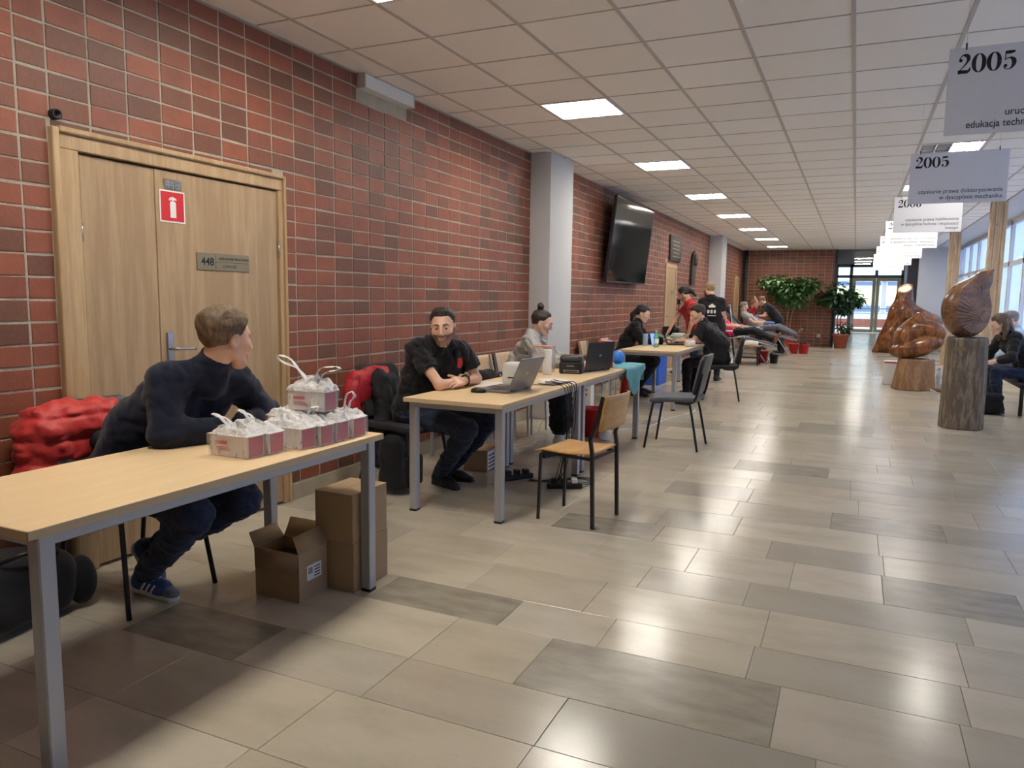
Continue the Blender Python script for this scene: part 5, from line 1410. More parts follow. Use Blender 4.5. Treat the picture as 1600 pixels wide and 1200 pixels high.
def donor(label, x, y, topm, legm, shm, hairm, skin):
    o = np.array((x, y, 0.0)); f = lambda a, b, c: tuple(o+np.array((a, b, c)))
    return make_person(label, J_(f(0.12, 0, 0.66), 0.085, (0, -1, 0), shL=f(-0.28, 0.17, 1.02), shR=f(-0.28, -0.17, 1.02), elL=f(-0.02, 0.27, 0.85), elR=f(-0.02, -0.27, 0.84),
       wrL=f(0.22, 0.20, 0.83), wrR=f(0.24, -0.26, 0.82), knL=f(0.58, 0.10, 0.74), knR=f(0.58, -0.10, 0.72), anL=f(1.00, 0.09, 0.55), anR=f(1.00, -0.09, 0.54), neck=f(-0.31, 0, 1.09)),
       ((x-0.31, y, 1.23), 0.15, -0.10, 0.0, 1.0), dict(name='top', mat=topm, ease=0.016, sleeve=0.28, sleeve_e=0.012), dict(name='trousers', mat=legm),
       dict(mat=shm, sole=shm, L=((0.4, 0.05, 0.9), (-0.9, 0, 0.4)), R=((0.45, -0.05, 0.88), (-0.88, 0, 0.45))), dict(mat=hairm, off=0.008), skin=skin, lod=0,
       hands=[dict(wr=f(0.22, 0.20, 0.83), d=(0.9, -0.2, 0), n=(0, 0, 1), side=-1), dict(wr=f(0.24, -0.26, 0.82), d=(0.9, 0.1, 0), n=(0, 0, 1), side=1)], group=None)
donor('blood donor in a pink top and black trousers lying on a lounger', -2.62, 17.45, 'pink_top', 'black_cloth', 'shoe_brown', 'hair_dark', 'skin_pale')
donor('balding blood donor in a grey t-shirt lying on a lounger', -2.35, 20.4, 'grey_tee', 'grey_trousers', 'shoe_brown', 'hair_grey', 'skin')
NRS = make_person('nurse in black with blue gloves bending over a donor',
    J_((-1.86, 21.2, 0.88), 0.09, (0.1, 1, 0), shL=(-2.13, 21.03, 1.23), shR=(-2.13, 21.37, 1.23), elL=(-2.20, 20.95, 0.99), elR=(-2.20, 21.42, 1.0),
       wrL=(-2.38, 20.95, 0.98), wrR=(-2.38, 21.30, 0.98), knL=(-1.84, 21.1, 0.48), knR=(-1.80, 21.3, 0.48), anL=(-1.78, 21.1, 0.09), anR=(-1.74, 21.3, 0.09), neck=(-2.19, 21.2, 1.29)),
    ((-2.31, 21.2, 1.38), PI, -0.5, 0.0, 1.0), dict(name='tunic', mat='black_tee', ease=0.018, sleeve=0.30), dict(name='trousers', mat='black_cloth'),
    dict(mat='shoe_black', sole='shoe_black', L=((-1, 0, 0), (0, 0, 1)), R=((-1, 0, 0), (0, 0, 1))), dict(mat='hair_mid', off=0.010), skin='skin', lod=0)
for yy in (20.95, 21.30):
    g_ = hand_field((-2.38, yy, 0.98), (-0.9, 0, -0.3), (0, 0, 1), 1, h=0.006, s=1.1)
    if 'glove_blue' not in MATS: mat('glove_blue', (92, 116, 214), 0.5)
    np_obj('glove', g_, 'glove_blue', NRS[0], NRS[2])
make_person('person in red behind the lounger with an arm raised to the head',
    J_((-2.85, 22.4, 0.56), 0.085, (0.3, -0.95, 0), shL=(-2.72, 22.52, 1.08), shR=(-2.66, 22.20, 1.08), elL=(-2.55, 22.55, 0.85), elR=(-2.50, 22.05, 1.30),
       wrL=(-2.35, 22.5, 0.82), wrR=(-2.62, 22.22, 1.50), knL=(-2.40, 22.5, 0.5), knR=(-2.40, 22.3, 0.5), anL=(-2.45, 22.5, 0.1), anR=(-2.45, 22.3, 0.1), neck=(-2.68, 22.36, 1.15)),
    ((-2.62, 22.36, 1.30), 0.2, -0.2, 0.0, 1.0), dict(name='t_shirt', mat='red_tee', ease=0.016, sleeve=0.30), dict(name='trousers', mat='black_cloth'),
    dict(mat='shoe_black', sole='shoe_black', L=((1, 0, 0), (0, 0, 1)), R=((1, 0, 0), (0, 0, 1))), dict(mat='hair_light', off=0.010), skin='skin', lod=0)
# pair on the bench by the windows
make_person('woman in a black top with long brown hair seated by the windows',
    J_((2.06, 11.35, 0.50), 0.085, (-0.35, 0.94, 0), shL=(1.86, 11.17, 0.96), shR=(1.76, 11.48, 0.96), elL=(1.80, 11.02, 0.72), elR=(1.62, 11.50, 0.72),
       wrL=(1.58, 11.10, 0.64), wrR=(1.50, 11.36, 0.64), knL=(1.66, 11.12, 0.52), knR=(1.62, 11.38, 0.52), anL=(1.72, 11.10, 0.10), anR=(1.70, 11.40, 0.10), waist=(2.0, 11.35, 0.73), neck=(1.78, 11.31, 1.03)),
    ((1.69, 11.29, 1.13), PI+0.25, -0.35, 0.0, 1.0), dict(name='top', mat='black_tee', ease=0.018, sleeve=0.72), dict(name='jeans', mat='dark_denim'),
    dict(mat='shoe_black', sole='shoe_black', L=((-1, 0, 0), (0, 0, 1)), R=((-1, 0, 0), (0, 0, 1))),
    dict(mat='hair_mid', off=0.014, plane=(0.085, 0.07, 0.75, -0.5), extra=[([(0.06, -0.04, 0.03), (0.078, -0.01, -0.08), (0.07, 0.03, -0.20)], (0.04, 0.036, 0.018)), ([(-0.06, -0.04, 0.03), (-0.078, -0.01, -0.08), (-0.07, 0.03, -0.20)], (0.04, 0.036, 0.018)), ([(0, -0.08, 0.03), (0, -0.10, -0.10)], (0.06, 0.045))]),
    skin='skin_pale', lod=1, female=True, bulk=0.92, neck_r=0.047,
    hands=[dict(wr=(1.58, 11.10, 0.64), d=(-0.9, 0.3, 0), n=(0, 0, 1), side=-1), dict(wr=(1.50, 11.36, 0.64), d=(-0.9, -0.2, 0), n=(0, 0, 1), side=1)])
make_person('grey-haired man in a pale blue shirt seated by the windows',
    J_((2.16, 12.2, 0.50), 0.085, (0, 1, 0), shL=(2.04, 12.03, 0.98), shR=(2.04, 12.38, 0.98), elL=(1.90, 11.97, 0.72), elR=(1.90, 12.44, 0.72),
       wrL=(1.72, 12.08, 0.62), wrR=(1.70, 12.34, 0.62), knL=(1.74, 12.08, 0.52), knR=(1.70, 12.34, 0.54), anL=(1.72, 12.06, 0.10), anR=(1.28, 12.45, 0.13), neck=(2.0, 12.2, 1.05)),
    ((1.93, 12.18, 1.16), PI+0.1, -0.25, 0.0, 1.03), dict(name='shirt', mat='pale_blue_shirt', ease=0.02, sleeve=0.95), dict(name='trousers', mat='grey_trousers'),
    dict(mat='shoe_brown', sole='shoe_white', L=((-1, 0, 0), (0, 0, 1)), R=((-0.9, 0.1, 0.35), (0.35, 0, 0.9))), dict(mat='hair_grey', off=0.006), skin='skin', lod=1,
    hands=[dict(wr=(1.72, 12.08, 0.62), d=(-0.9, 0.3, 0), n=(0, 0, 1), side=-1), dict(wr=(1.70, 12.34, 0.62), d=(-0.9, -0.2, 0), n=(0, 0, 1), side=1)])
# ------------------------------------------------------------------ garments on the chairs, bags on the floor
mat('puffer_red', (190, 46, 44), 0.5, bump=(22, 0.35), sheen=0.1); mat('jacket_red', (176, 34, 46), 0.6, bump=(30, 0.3)); mat('lining', (30, 28, 34), 0.8)
def blob(name, prims, h, m, parent=None, disp=None, off=None, k=0.04):
    lo = np.min([p[1] for p in prims], 0)-0.06; hi = np.max([p[2] for p in prims], 0)+0.06
    f = Fld(lo, hi, h)
    for p in prims: f.add(p, k)
    if disp is not None:
        P = f.allpts(); near = np.abs(f.F) < 0.08; d = np.zeros_like(f.F); d[near] = disp(P[near]); f.F = f.F+d
    return np_obj(name, f, m, parent, off)
j = thing('puffer_jacket', 'red quilted puffer jacket hung over the chair by the door', 'jacket', (-3.2, 2.25, 0.4))
o_ = (-3.2, 2.25, 0.4)
quilt = lambda P: -0.020*np.sqrt(np.abs(np.sin(P[:, 2]*30+1.2*wav(P, 7))))+0.010*folds(P, 24, (1, 1, 0.6))+0.006*folds(P, 55)
blob('shell', [rbox((-3.235, 2.23, 0.66), (0.07, 0.20, 0.20), None, 0.06), cone((-3.24, 2.10, 0.78), (-3.22, 2.38, 0.80), 0.085, 0.07), cone((-3.24, 2.06, 0.74), (-3.20, 2.02, 0.40), 0.075, 0.055), cone((-3.22, 2.40, 0.76), (-3.14, 2.45, 0.62), 0.07, 0.055)], 0.010, 'puffer_red', j, quilt, o_)
blob('lining', [cone((-3.13, 2.30, 0.70), (-3.13, 2.42, 0.64), 0.05, 0.05)], 0.010, 'lining', j, None, o_)
blob('cuff', [cone((-3.20, 2.02, 0.40), (-3.20, 2.02, 0.35), 0.045, 0.042)], 0.010, 'lining', j, None, o_)
j = thing('rain_jacket', 'dark red jacket hung over the chair of the bearded man', 'jacket', (-3.17, 4.42, 0.3)); o_ = (-3.17, 4.42, 0.3)
cr = lambda P: 0.008*folds(P, 26, (1, 1, 0.35))+0.005*folds(P, 60, (1, 1, 0.5))
blob('shell', [rbox((-3.20, 4.42, 0.63), (0.06, 0.17, 0.20), None, 0.05), cone((-3.20, 4.30, 0.80), (-3.17, 4.52, 0.84), 0.05, 0.045), cone((-3.19, 4.27, 0.72), (-3.17, 4.26, 0.30), 0.065, 0.045)], 0.010, 'jacket_red', j, cr, o_)
blob('hood', [ell((-3.14, 4.55, 0.82), (0.07, 0.09, 0.06))], 0.010, 'jacket_red', j, cr, o_)
j = thing('black_jacket', 'black jacket draped in front of the dark red one', 'jacket', (-3.08, 4.50, 0.25)); o_ = (-3.08, 4.50, 0.25)
blob('shell', [cone((-3.10, 4.48, 0.80), (-3.05, 4.50, 0.34), 0.065, 0.075), cone((-3.10, 4.58, 0.78), (-3.06, 4.60, 0.52), 0.06, 0.06), cone((-3.05, 4.40, 0.46), (-3.06, 4.42, 0.18), 0.05, 0.05)], 0.010, 'lining', j, cr, o_)
b = thing('backpack', 'black backpack standing under the chair of the bearded man', 'backpack', (-2.86, 4.42, 0)); o_ = (-2.86, 4.42, 0)
blob('body', [rbox((-2.88, 4.40, 0.22), (0.10, 0.15, 0.20), None, 0.06)], 0.010, 'black_cloth', b, lambda P: 0.008*folds(P, 20), o_)
blob('front_pocket', [rbox((-2.77, 4.40, 0.16), (0.03, 0.11, 0.11), None, 0.028)], 0.010, 'black_cloth', b, None, o_)
MB().tube(smooth_path([(0.02, -0.05, 0.41), (0.03, 0, 0.46), (0.02, 0.05, 0.41)], 4), 0.008, 6).build('handle', 'black_cloth', b)
b = thing('holdall', 'black holdall on the floor behind the first table', 'bag', (-3.12, 1.86, 0)); o_ = (-3.12, 1.86, 0)
blob('body', [rbox((-3.13, 1.82, 0.15), (0.16, 0.26, 0.14), None, 0.09)], 0.012, 'black_cloth', b, lambda P: 0.012*folds(P, 14), o_)
MB().tube(smooth_path([(0.05, -0.15, 0.28), (0.14, -0.05, 0.33), (0.14, 0.08, 0.32), (0.06, 0.15, 0.27)], 5), 0.010, 6).build('strap', 'black_plastic', b)
blob('side_pouch', [ell((-3.04, 2.10, 0.12), (0.07, 0.06, 0.11))], 0.010, 'black_cloth', b, None, o_)
b = thing('shoulder_bag', 'black bag lying on a plywood wall chair', 'bag', (-3.05, 6.14, 0.46)); o_ = (-3.05, 6.14, 0.46)
blob('body', [ell((-3.06, 6.12, 0.60), (0.13, 0.22, 0.13))], 0.012, 'black_cloth', b, lambda P: 0.014*folds(P, 14), o_)
MB().tube(smooth_path([(0.1, -0.15, 0.15), (0.13, 0, 0.24), (0.1, 0.14, 0.15)], 5), 0.008, 6).build('strap', 'black_plastic', b)
tag(blob('garment', [ell((-3.10, 9.66, 0.52), (0.15, 0.16, 0.085)), cone((-3.20, 9.70, 0.55), (-3.22, 9.85, 0.72), 0.07, 0.06)], 0.012, 'maroon', None, cr), 'dark red garment bundled on a plywood wall chair', 'garment')

# ------------------------------------------------------------------ things on the second and third tables
TZ = TH+0.0005
mat('laptop_grey', (138, 138, 140), 0.35, 0.5); mat('laptop_dark', (48, 49, 54), 0.4, 0.2); mat('screen_dark', (18, 20, 26), 0.12)
mat('screen_blue', (120, 160, 230), 0.3, emit=((130, 170, 240), 0.8))
def laptop(label, x, y, rz, w, d, tilt, m, z=TZ):
    """hinge along local y at the origin; keyboard towards -x, lid leans towards +x"""
    t = thing('laptop', label, 'laptop', (x, y, z), rz)
    b = MB().cbox(-d, 0, -w/2, w/2, 0.003, 0.019, 0.004).build('base', m, t)
    MB().box(-d*0.62, -0.02, -w/2+0.02, w/2-0.02, 0.019, 0.0198).build('keyboard', 'black_plastic', b)
    MB().box(-d+0.012, -d*0.68, -0.05, 0.05, 0.019, 0.0196).build('touchpad', 'dark_grey_plastic', b)
    M = Matrix.Translation((0, 0, 0.018)) @ Matrix.Rotation(tilt, 4, 'Y')
    l = MB().cbox(0.0, 0.008, -w/2, w/2, 0, d*0.98, 0.003, M).build('lid', m, t)
    MB().box(-0.0008, 0.0, -w/2+0.012, w/2-0.012, 0.014, d*0.98-0.012, M).build('screen', 'screen_dark', l)
    MB().cbox(0.008, 0.0086, -0.016, 0.016, d*0.46, d*0.54, 0.0002, M).build('logo', 'steel', l)
    for s_ in (-0.1, 0.1): MB().tube([(0, s_-0.03, 0.016), (0, s_+0.03, 0.016)], 0.007, 8).build('hinge', 'black_plastic', t)
    return t
laptop('open silver-grey laptop in front of the bearded man', -2.06, 4.64, -0.06, 0.355, 0.245, 0.42, 'laptop_grey')
laptop('open black laptop with its lid turned to the corridor', -2.045, 6.30, -0.30, 0.40, 0.25, 0.16, 'laptop_dark')
t = thing('mouse', 'black computer mouse beside the silver laptop', 'mouse', (-2.27, 4.43, TZ), 0.2)
MB().lathe([(0.0, 0), (0.9, 0.0), (1.0, 0.25), (0.85, 0.7), (0.5, 0.95), (0.0, 1.0)], 18, M=Matrix.Diagonal((0.055, 0.033, 0.034, 1)), cap=False).build('shell', 'black_plastic', t)
MB().cbox(0.018, 0.03, -0.003, 0.003, 0.022, 0.034, 0.002).build('wheel', 'dark_grey_plastic', t)
t = thing('label_maker', 'white rounded device standing behind the silver laptop', 'device', (-2.24, 5.0, TZ), 0.1)
MB().cbox(-0.10, 0.09, -0.075, 0.075, 0, 0.165, 0.03).build('housing', 'white_plastic', t)
MB().cbox(0.09, 0.10, -0.06, 0.06, 0.01, 0.15, 0.004).build('side_panel', 'dark_grey_plastic', t)
MB().box(-0.05, 0.04, -0.0765, -0.075, 0.05, 0.06).build('slot', 'black_plastic', t)
for x, y, rz, lb in ((-2.42, 4.93, 0.2, 'loose white sheets behind the silver laptop'), (-2.10, 5.38, 0.5, 'loose white sheets at the joint of the tables')):
    t = thing('paper_sheets', lb, 'paper', (x, y, TZ), rz, 'loose sheets on the tables')
    for k in range(3): MB().box(-0.105, 0.105, -0.148, 0.148, 0.0006*k, 0.0006*k+0.0004, TR(0.012*k, -0.015*k, 0, 0.12*k)).build('sheet', 'paper', t)
t = thing('paper_roll', 'tall cream paper roll standing before the printer', 'roll', (-2.31, 5.76, TZ))
MB().lathe([(0.0, 0), (0.036, 0), (0.038, 0.004), (0.038, 0.205), (0.034, 0.21), (0.012, 0.21), (0.011, 0.19), (0.0, 0.19)], 22, cap=False).build('roll', 'paper', t)
mat('clear_plastic', (226, 228, 232), 0.15, trans=0.82)
t = thing('storage_tub', 'clear plastic tub with a pinkish lid behind the paper roll', 'tub', (-2.42, 5.98, TZ))
MB().box(-0.09, 0.07, -0.07, 0.07, 0, 0.004).box(-0.09, -0.087, -0.07, 0.07, 0, 0.22).box(0.067, 0.07, -0.07, 0.07, 0, 0.22).box(-0.087, 0.067, -0.07, -0.067, 0, 0.22).box(-0.087, 0.067, 0.067, 0.07, 0, 0.22).build('walls', 'clear_plastic', t)
mat('lid_pink', (214, 150, 138), 0.4)
MB().cbox(-0.095, 0.075, -0.075, 0.075, 0.22, 0.23, 0.004).build('lid', 'lid_pink', t)
MB().cbox(-0.07, 0.05, -0.05, 0.05, 0.005, 0.07, 0.006).build('contents', 'pack_white', t)
t = thing('label_printer', 'squat black label printer on the middle table', 'printer', (-2.19, 6.03, TZ), 0.25)
MB().cbox(-0.10, 0.10, -0.095, 0.095, 0, 0.10, 0.015).build('base', 'black_plastic', t)
MB().cbox(-0.098, 0.098, -0.09, 0.09, 0.095, 0.155, 0.03).build('cover', 'dark_grey_plastic', t)
MB().box(-0.06, 0.07, -0.0965, -0.094, 0.012, 0.032).build('port_panel', 'steel', t)
MB().box(-0.05, 0.06, -0.0975, -0.0965, 0.016, 0.027).build('ports', 'black_plastic', t)
MB().box(-0.035, 0.03, -0.0965, -0.095, 0.062, 0.07).build('badge', 'silver', t)
t = thing('binder', 'bright red binder standing behind the black laptop', 'binder', (-2.03, 6.66, TZ), -0.2)
MB().cbox(-0.13, 0.0, -0.035, 0.035, 0, 0.25, 0.003).build('cover', 'red_plastic', t)
MB().box(-0.125, -0.003, -0.028, 0.028, 0.2475, 0.2515).build('pages', 'paper', t)
mat('ball_blue', (62, 130, 222), 0.35)
t = thing('exercise_ball', 'bright blue rubber ball at the teal cloth', 'ball', (-2.10, 7.10, TZ))
MB().lathe([(0.068*math.sin(a_*PI/14), 0.068-0.068*math.cos(a_*PI/14)) for a_ in range(15)], 24, cap=False).build('ball', 'ball_blue', t)
MB().lathe([(0.0, 0.0), (0.007, 0.0), (0.007, 0.003), (0.0, 0.003)], 10, (0, 0, 0.1345), cap=False).build('valve', 'white_plastic', t)
cloth('teal', (104, 178, 186))
t = thing('teal_cloth', 'teal paper cloth hanging over the table end', 'cloth', (-1.88, 7.0, TZ)); g_ = []
for i in range(15):
    row = []
    for q in range(13):
        y = 6.62+0.66*q/12; u = i/14
        drop = 0.05+0.24*max(0.0, 1-abs((q-5.5)/6.5))
        if u < 0.4: x, z = -2.13+0.25*u/0.4, 0.003
        else: v = (u-0.4)/0.6; x, z = -1.878+0.010*math.sin(q*1.1)*v+0.006, 0.002-drop*v
        row.append((x+1.88, y-7.0, z+0.002*math.sin(q*2+i)*(1 if u < 0.4 else 0)+0.0015))
    g_.append(row)
MB().sheet(g_, 0.0015).build('sheet', 'teal', t)
MB().sheet([[(-0.25+0.25*i/4, 0.276+0.004*(j > 0), 0.003 if j == 0 else -0.06*j-0.02*math.sin(i*1.3)) for i in range(5)] for j in range(4)], 0.0012).build('end_fold', 'teal', t)
# cables
def cable(label, pts, r=0.0032, m='black_plastic', group='cables under the tables', n=6):
    tag(MB().tube(smooth_path(pts, n), r, 6).build('cable', m), label, 'cable', group)
rc = random.Random(21)
for k in range(6):
    y = 5.00+0.05*k+rc.uniform(-0.02, 0.02); sx = rc.uniform(-0.02, 0.03); sag = rc.uniform(-0.10, 0.10); ye = 5.02+rc.uniform(-0.06, 0.10)
    cable('black cable hanging off the table edge to the power strips', [(-2.12+0.04*rc.random(), 5.0+0.08*k, TH+0.005), (-1.98, y+rc.uniform(-0.05, 0.05), TH+0.007), (-1.870, y, TH+0.004), (-1.855+sx, y+sag*0.4, 0.60), (-1.850+sx, y+sag, 0.38+0.1*rc.random()), (-1.88-sx, (y+ye)/2+sag, 0.15), (-1.93+sx, ye, 0.02), (-1.90, ye+0.08, 0.008)])
for k in range(3):
    cable('black cable looped on the floor by the power strip', [(-1.90, 4.98+0.05*k, 0.006), (-1.76-0.03*k, 5.05+0.06*k, 0.006), (-1.73, 5.25+0.04*k, 0.006), (-1.85, 5.32+0.03*k, 0.006), (-2.0-0.04*k, 5.15, 0.006), (-2.18, 5.08+0.03*k, 0.006)])
for k in range(2):
    cable('thin white cable trailing on the floor under the tables', [(-2.45, 5.35+0.1*k, 0.005), (-2.65, 5.55, 0.005), (-2.80, 5.9+0.2*k, 0.005), (-2.7, 6.4, 0.005), (-2.85, 6.9+0.1*k, 0.16*k+0.005)], 0.003, 'white_plastic')
cable('white cable running along the floor past the grey chair', [(-2.3, 7.35, 0.005), (-2.0, 7.9, 0.005), (-1.9, 8.6, 0.005), (-1.75, 9.3, 0.005), (-1.9, 9.9, 0.005)], 0.005, 'white_plastic')
for x, y, rz, lb in ((-2.28, 5.11, 0.9, 'black power strip with adapters under the laptop table'), (-1.86, 5.02, 0.5, 'black power strip with adapters beside the plywood chair'), (-2.35, 6.02, 1.2, 'black power strip under the printer table')):
    t = thing('power_strip', lb, 'power strip', (x, y, 0), rz, 'power strips on the floor')
    MB().cbox(-0.13, 0.13, -0.028, 0.028, 0.001, 0.04, 0.006).build('housing', 'black_plastic', t)
    for k in range(3): MB().cbox(-0.10+0.075*k, -0.055+0.075*k, -0.025, 0.025, 0.04, 0.075, 0.005).build('adapter', 'white_plastic' if k == 2 and x > -2 else 'black_plastic', t)
t = thing('cardboard_box', 'small printed carton on the floor under the laptop table', 'box', (-2.70, 5.34, 0), 0.1)
MB().cbox(-0.10, 0.10, -0.14, 0.14, 0, 0.17, 0.003).build('body', 'cardboard', t)
MB().box(0.10, 0.1008, -0.13, 0.13, 0.01, 0.16).build('printed_side', 'label_white', t)
for k in range(4): MB().box(0.1008, 0.1014, -0.11, 0.06+0.01*k, 0.03+0.03*k, 0.04+0.03*k).build('print_line', 'ink', t)
# under the third table
def bucket(label, x, y, r, h, m='red_plastic', fill=None):
    t = thing('bucket', label, 'bucket', (x, y, 0), 0.3, 'buckets on the floor')
    MB().lathe([(0.0, 0.004), (r*0.78, 0.0), (r, h), (r*1.06, h), (r*1.06, h-0.015), (r*1.02, h-0.016), (r*0.97, h-0.004), (r*0.76, 0.012), (0.0, 0.012)], 24, cap=False).build('shell', m, t)
    MB().tube([(r*1.05*math.cos(a), r*0.9*math.sin(a)*0.3-r*0.6, h-0.02-abs(math.sin(a))*0.07) for a in [PI*k/10 for k in range(11)]], 0.003, 6).build('handle', 'steel', t)
    if fill: 
        rr = random.Random(int(x*100)); f_ = MB()
        for k in range(14): f_.cbox(-0.035, 0.035, -0.025, 0.025, -0.02, 0.02, 0.008, TR(rr.uniform(-r*0.6, r*0.6), rr.uniform(-r*0.6, r*0.6), h-0.01+rr.uniform(-0.03, 0.03), rr.uniform(0, 3), rr.uniform(0, 3)))
        tag(f_.build('waste', fill, t), kind='stuff')
    return t
bucket('red bucket under the table end with the teal cloth', -2.36, 7.12, 0.125, 0.29)
t = thing('cardboard_box', 'tall white carton with red print behind the red bucket', 'box', (-2.62, 7.60, 0), 0.1)
MB().cbox(-0.10, 0.10, -0.08, 0.08, 0, 0.62, 0.003).build('body', 'label_white', t)
for k in range(4): MB().box(-0.07+0.01*k, 0.06, -0.0808, -0.08, 0.50-0.05*k, 0.525-0.05*k).build('print_line', 'red_plastic', t)
tag(blob('waste_bag', [cone((-2.02, 7.12, 0.62), (-2.04, 7.14, 0.42), 0.035, 0.055)], 0.008, 'red_plastic', None, lambda P: 0.010*folds(P, 30)), 'small red bag hanging under the table end', 'bag')
tag(blob('crumpled_bag', [ell((-2.16, 6.98, 0.06), (0.06, 0.07, 0.06))], 0.008, 'bag_film', None, lambda P: 0.012*folds(P, 30)), 'crumpled white plastic bag on the floor by the red bucket', 'bag')

# ------------------------------------------------------------------ the bottle table and the one behind
mat('can_blue', (150, 178, 206), 0.35, 0.3); mat('bottle_green', (110, 190, 150), 0.15, trans=0.45); mat('bottle_clear', (200, 220, 236), 0.12, trans=0.55); mat('cap_blue', (60, 110, 200), 0.4)
def bottle(label, x, y, z, h, r, m, capm, group=None):
    t = thing('bottle', label, 'bottle', (x, y, z), 0, group)
    MB().lathe([(0.0, 0), (r*0.92, 0), (r, 0.01), (r, h*0.62), (r*0.7, h*0.78), (r*0.36, h*0.86), (r*0.36, h*0.95), (0, h*0.95)], 16, cap=False).build('body', m, t)
    MB().lathe([(0.0, h*0.94), (r*0.45, h*0.94), (r*0.45, h), (0.0, h)], 12, cap=False).build('cap', capm, t)
    MB().lathe([(r*1.01, h*0.25), (r*1.01, h*0.5)], 16, cap=False).build('label_band', 'label_white', t)
t = thing('drink_can', 'pale blue can on the table before the woman in black', 'can', (-2.62, 10.16, TZ))
MB().lathe([(0.0, 0.004), (0.028, 0), (0.036, 0.012), (0.036, 0.15), (0.030, 0.165), (0.028, 0.162), (0.0, 0.160)], 18, cap=False).build('body', 'can_blue', t)
MB().lathe([(0.0, 0.161), (0.026, 0.161), (0.026, 0.163), (0, 0.163)], 14, cap=False).build('lid', 'steel', t)
bottle('green-tinted plastic bottle on the shared table', -2.40, 9.88, TZ, 0.23, 0.035, 'bottle_green', 'white_plastic')
laptop('open dark laptop before the man in the polo shirt', -2.42, 10.62, PI+0.3, 0.34, 0.23, 0.30, 'laptop_dark')
t = thing('tablet', 'small tablet with a lit blue screen on a stand', 'tablet', (-2.50, 10.25, TZ), -2.0)
M = Matrix.Rotation(0.3, 4, 'Y')
MB().cbox(0, 0.008, -0.055, 0.055, 0.005, 0.19, 0.003, M).build('casing', 'black_plastic', t); MB().box(0.008, 0.0086, -0.048, 0.048, 0.014, 0.182, M).build('screen', 'screen_blue', t); MB().box(-0.05, 0.03, -0.03, 0.03, 0, 0.006).build('stand', 'black_plastic', t)
t = thing('tissue_roll', 'white paper roll lying by the dark laptop', 'roll', (-2.04, 10.35, TZ+0.045), 0.6)
MB().lathe([(0.015, -0.06), (0.045, -0.06), (0.045, 0.06), (0.015, 0.06), (0.015, -0.06)], 20, M=Matrix.Rotation(PI/2, 4, 'Y'), cap=False).build('roll', 'paper', t)
cloth('green_cover', (120, 168, 150))
t = thing('table_cover', 'green cloth spread over the table behind', 'cloth', (-2.96, 13.3, TZ))
MB().sheet([[(-0.33+0.69*i/8, -0.69+1.38*q/8, (0.004 if i < 8 else -0.10)+0.002*math.sin(i+q)) for q in range(9)] for i in range(9)], 0.002).build('sheet', 'green_cover', t)
t = thing('equipment_case', 'rounded black case on the green cloth', 'case', (-2.95, 13.25, TZ+0.009))
MB().cbox(-0.15, 0.15, -0.13, 0.13, 0, 0.16, 0.05).build('body', 'black_plastic', t); MB().tube(smooth_path([(0.05, -0.04, 0.155), (0.05, -0.02, 0.19), (0.05, 0.02, 0.19), (0.05, 0.04, 0.155)], 3), 0.006, 6).build('handle', 'dark_grey_plastic', t)
for k in range(3): tag(MB().cbox(-0.1, 0.1, -0.07, 0.07, 0, 0.02, 0.004, TR(-2.78+0.02*k, 12.86, TZ+0.009+0.0205*k, 0.2*k)).build('document_pad', 'paper' if k else 'pack_white'), 'white pad stacked on the green cloth', 'pad', 'pads stacked on the green cloth')
mat('pink_fabric', (206, 130, 150), 0.8)
tag(blob('towel', [rbox((-3.1, 13.72, 0.80), (0.12, 0.16, 0.045), None, 0.03)], 0.012, 'pink_fabric', None, lambda P: 0.006*folds(P, 30)), 'folded pink towel at the back of the green cloth', 'towel')
t = thing('drip_stand', 'thin black stand in front of the far door', 'stand', (-3.05, 14.25, 0))
MB().tube([(0, 0, 0.02), (0, 0, 1.32)], 0.010, 8).build('pole', 'black_metal', t); MB().lathe([(0, 0), (0.12, 0), (0.12, 0.02), (0.0, 0.025)], 18, cap=False).build('base', 'black_metal', t); MB().cbox(-0.03, 0.03, -0.02, 0.02, 1.30, 1.40, 0.01).build('head', 'black_plastic', t)
mat('bin_blue', (40, 96, 200), 0.45)
t = thing('storage_crate', 'bright blue plastic crate on the floor behind the bottle table', 'crate', (-3.02, 12.15, 0))
MB().cbox(-0.2, 0.2, -0.28, 0.28, 0, 0.47, 0.012).build('body', 'bin_blue', t); MB().cbox(-0.215, 0.215, -0.295, 0.295, 0.47, 0.50, 0.006).build('rim', 'bin_blue', t)
for s_ in (-1, 1): MB().cbox(-0.06, 0.06, s_*0.283-0.008, s_*0.283+0.008, 0.38, 0.41, 0.004).build('grip', 'black_plastic', t)
for k, (dx, dy) in enumerate(((0, 0), (0.10, 0.02), (0.03, 0.10))):
    bottle('clear water bottle on the floor behind the standing man', -2.42+dx, 16.1+dy, 0, 0.34, 0.045, 'bottle_clear', 'cap_blue', 'water bottles on the floor')
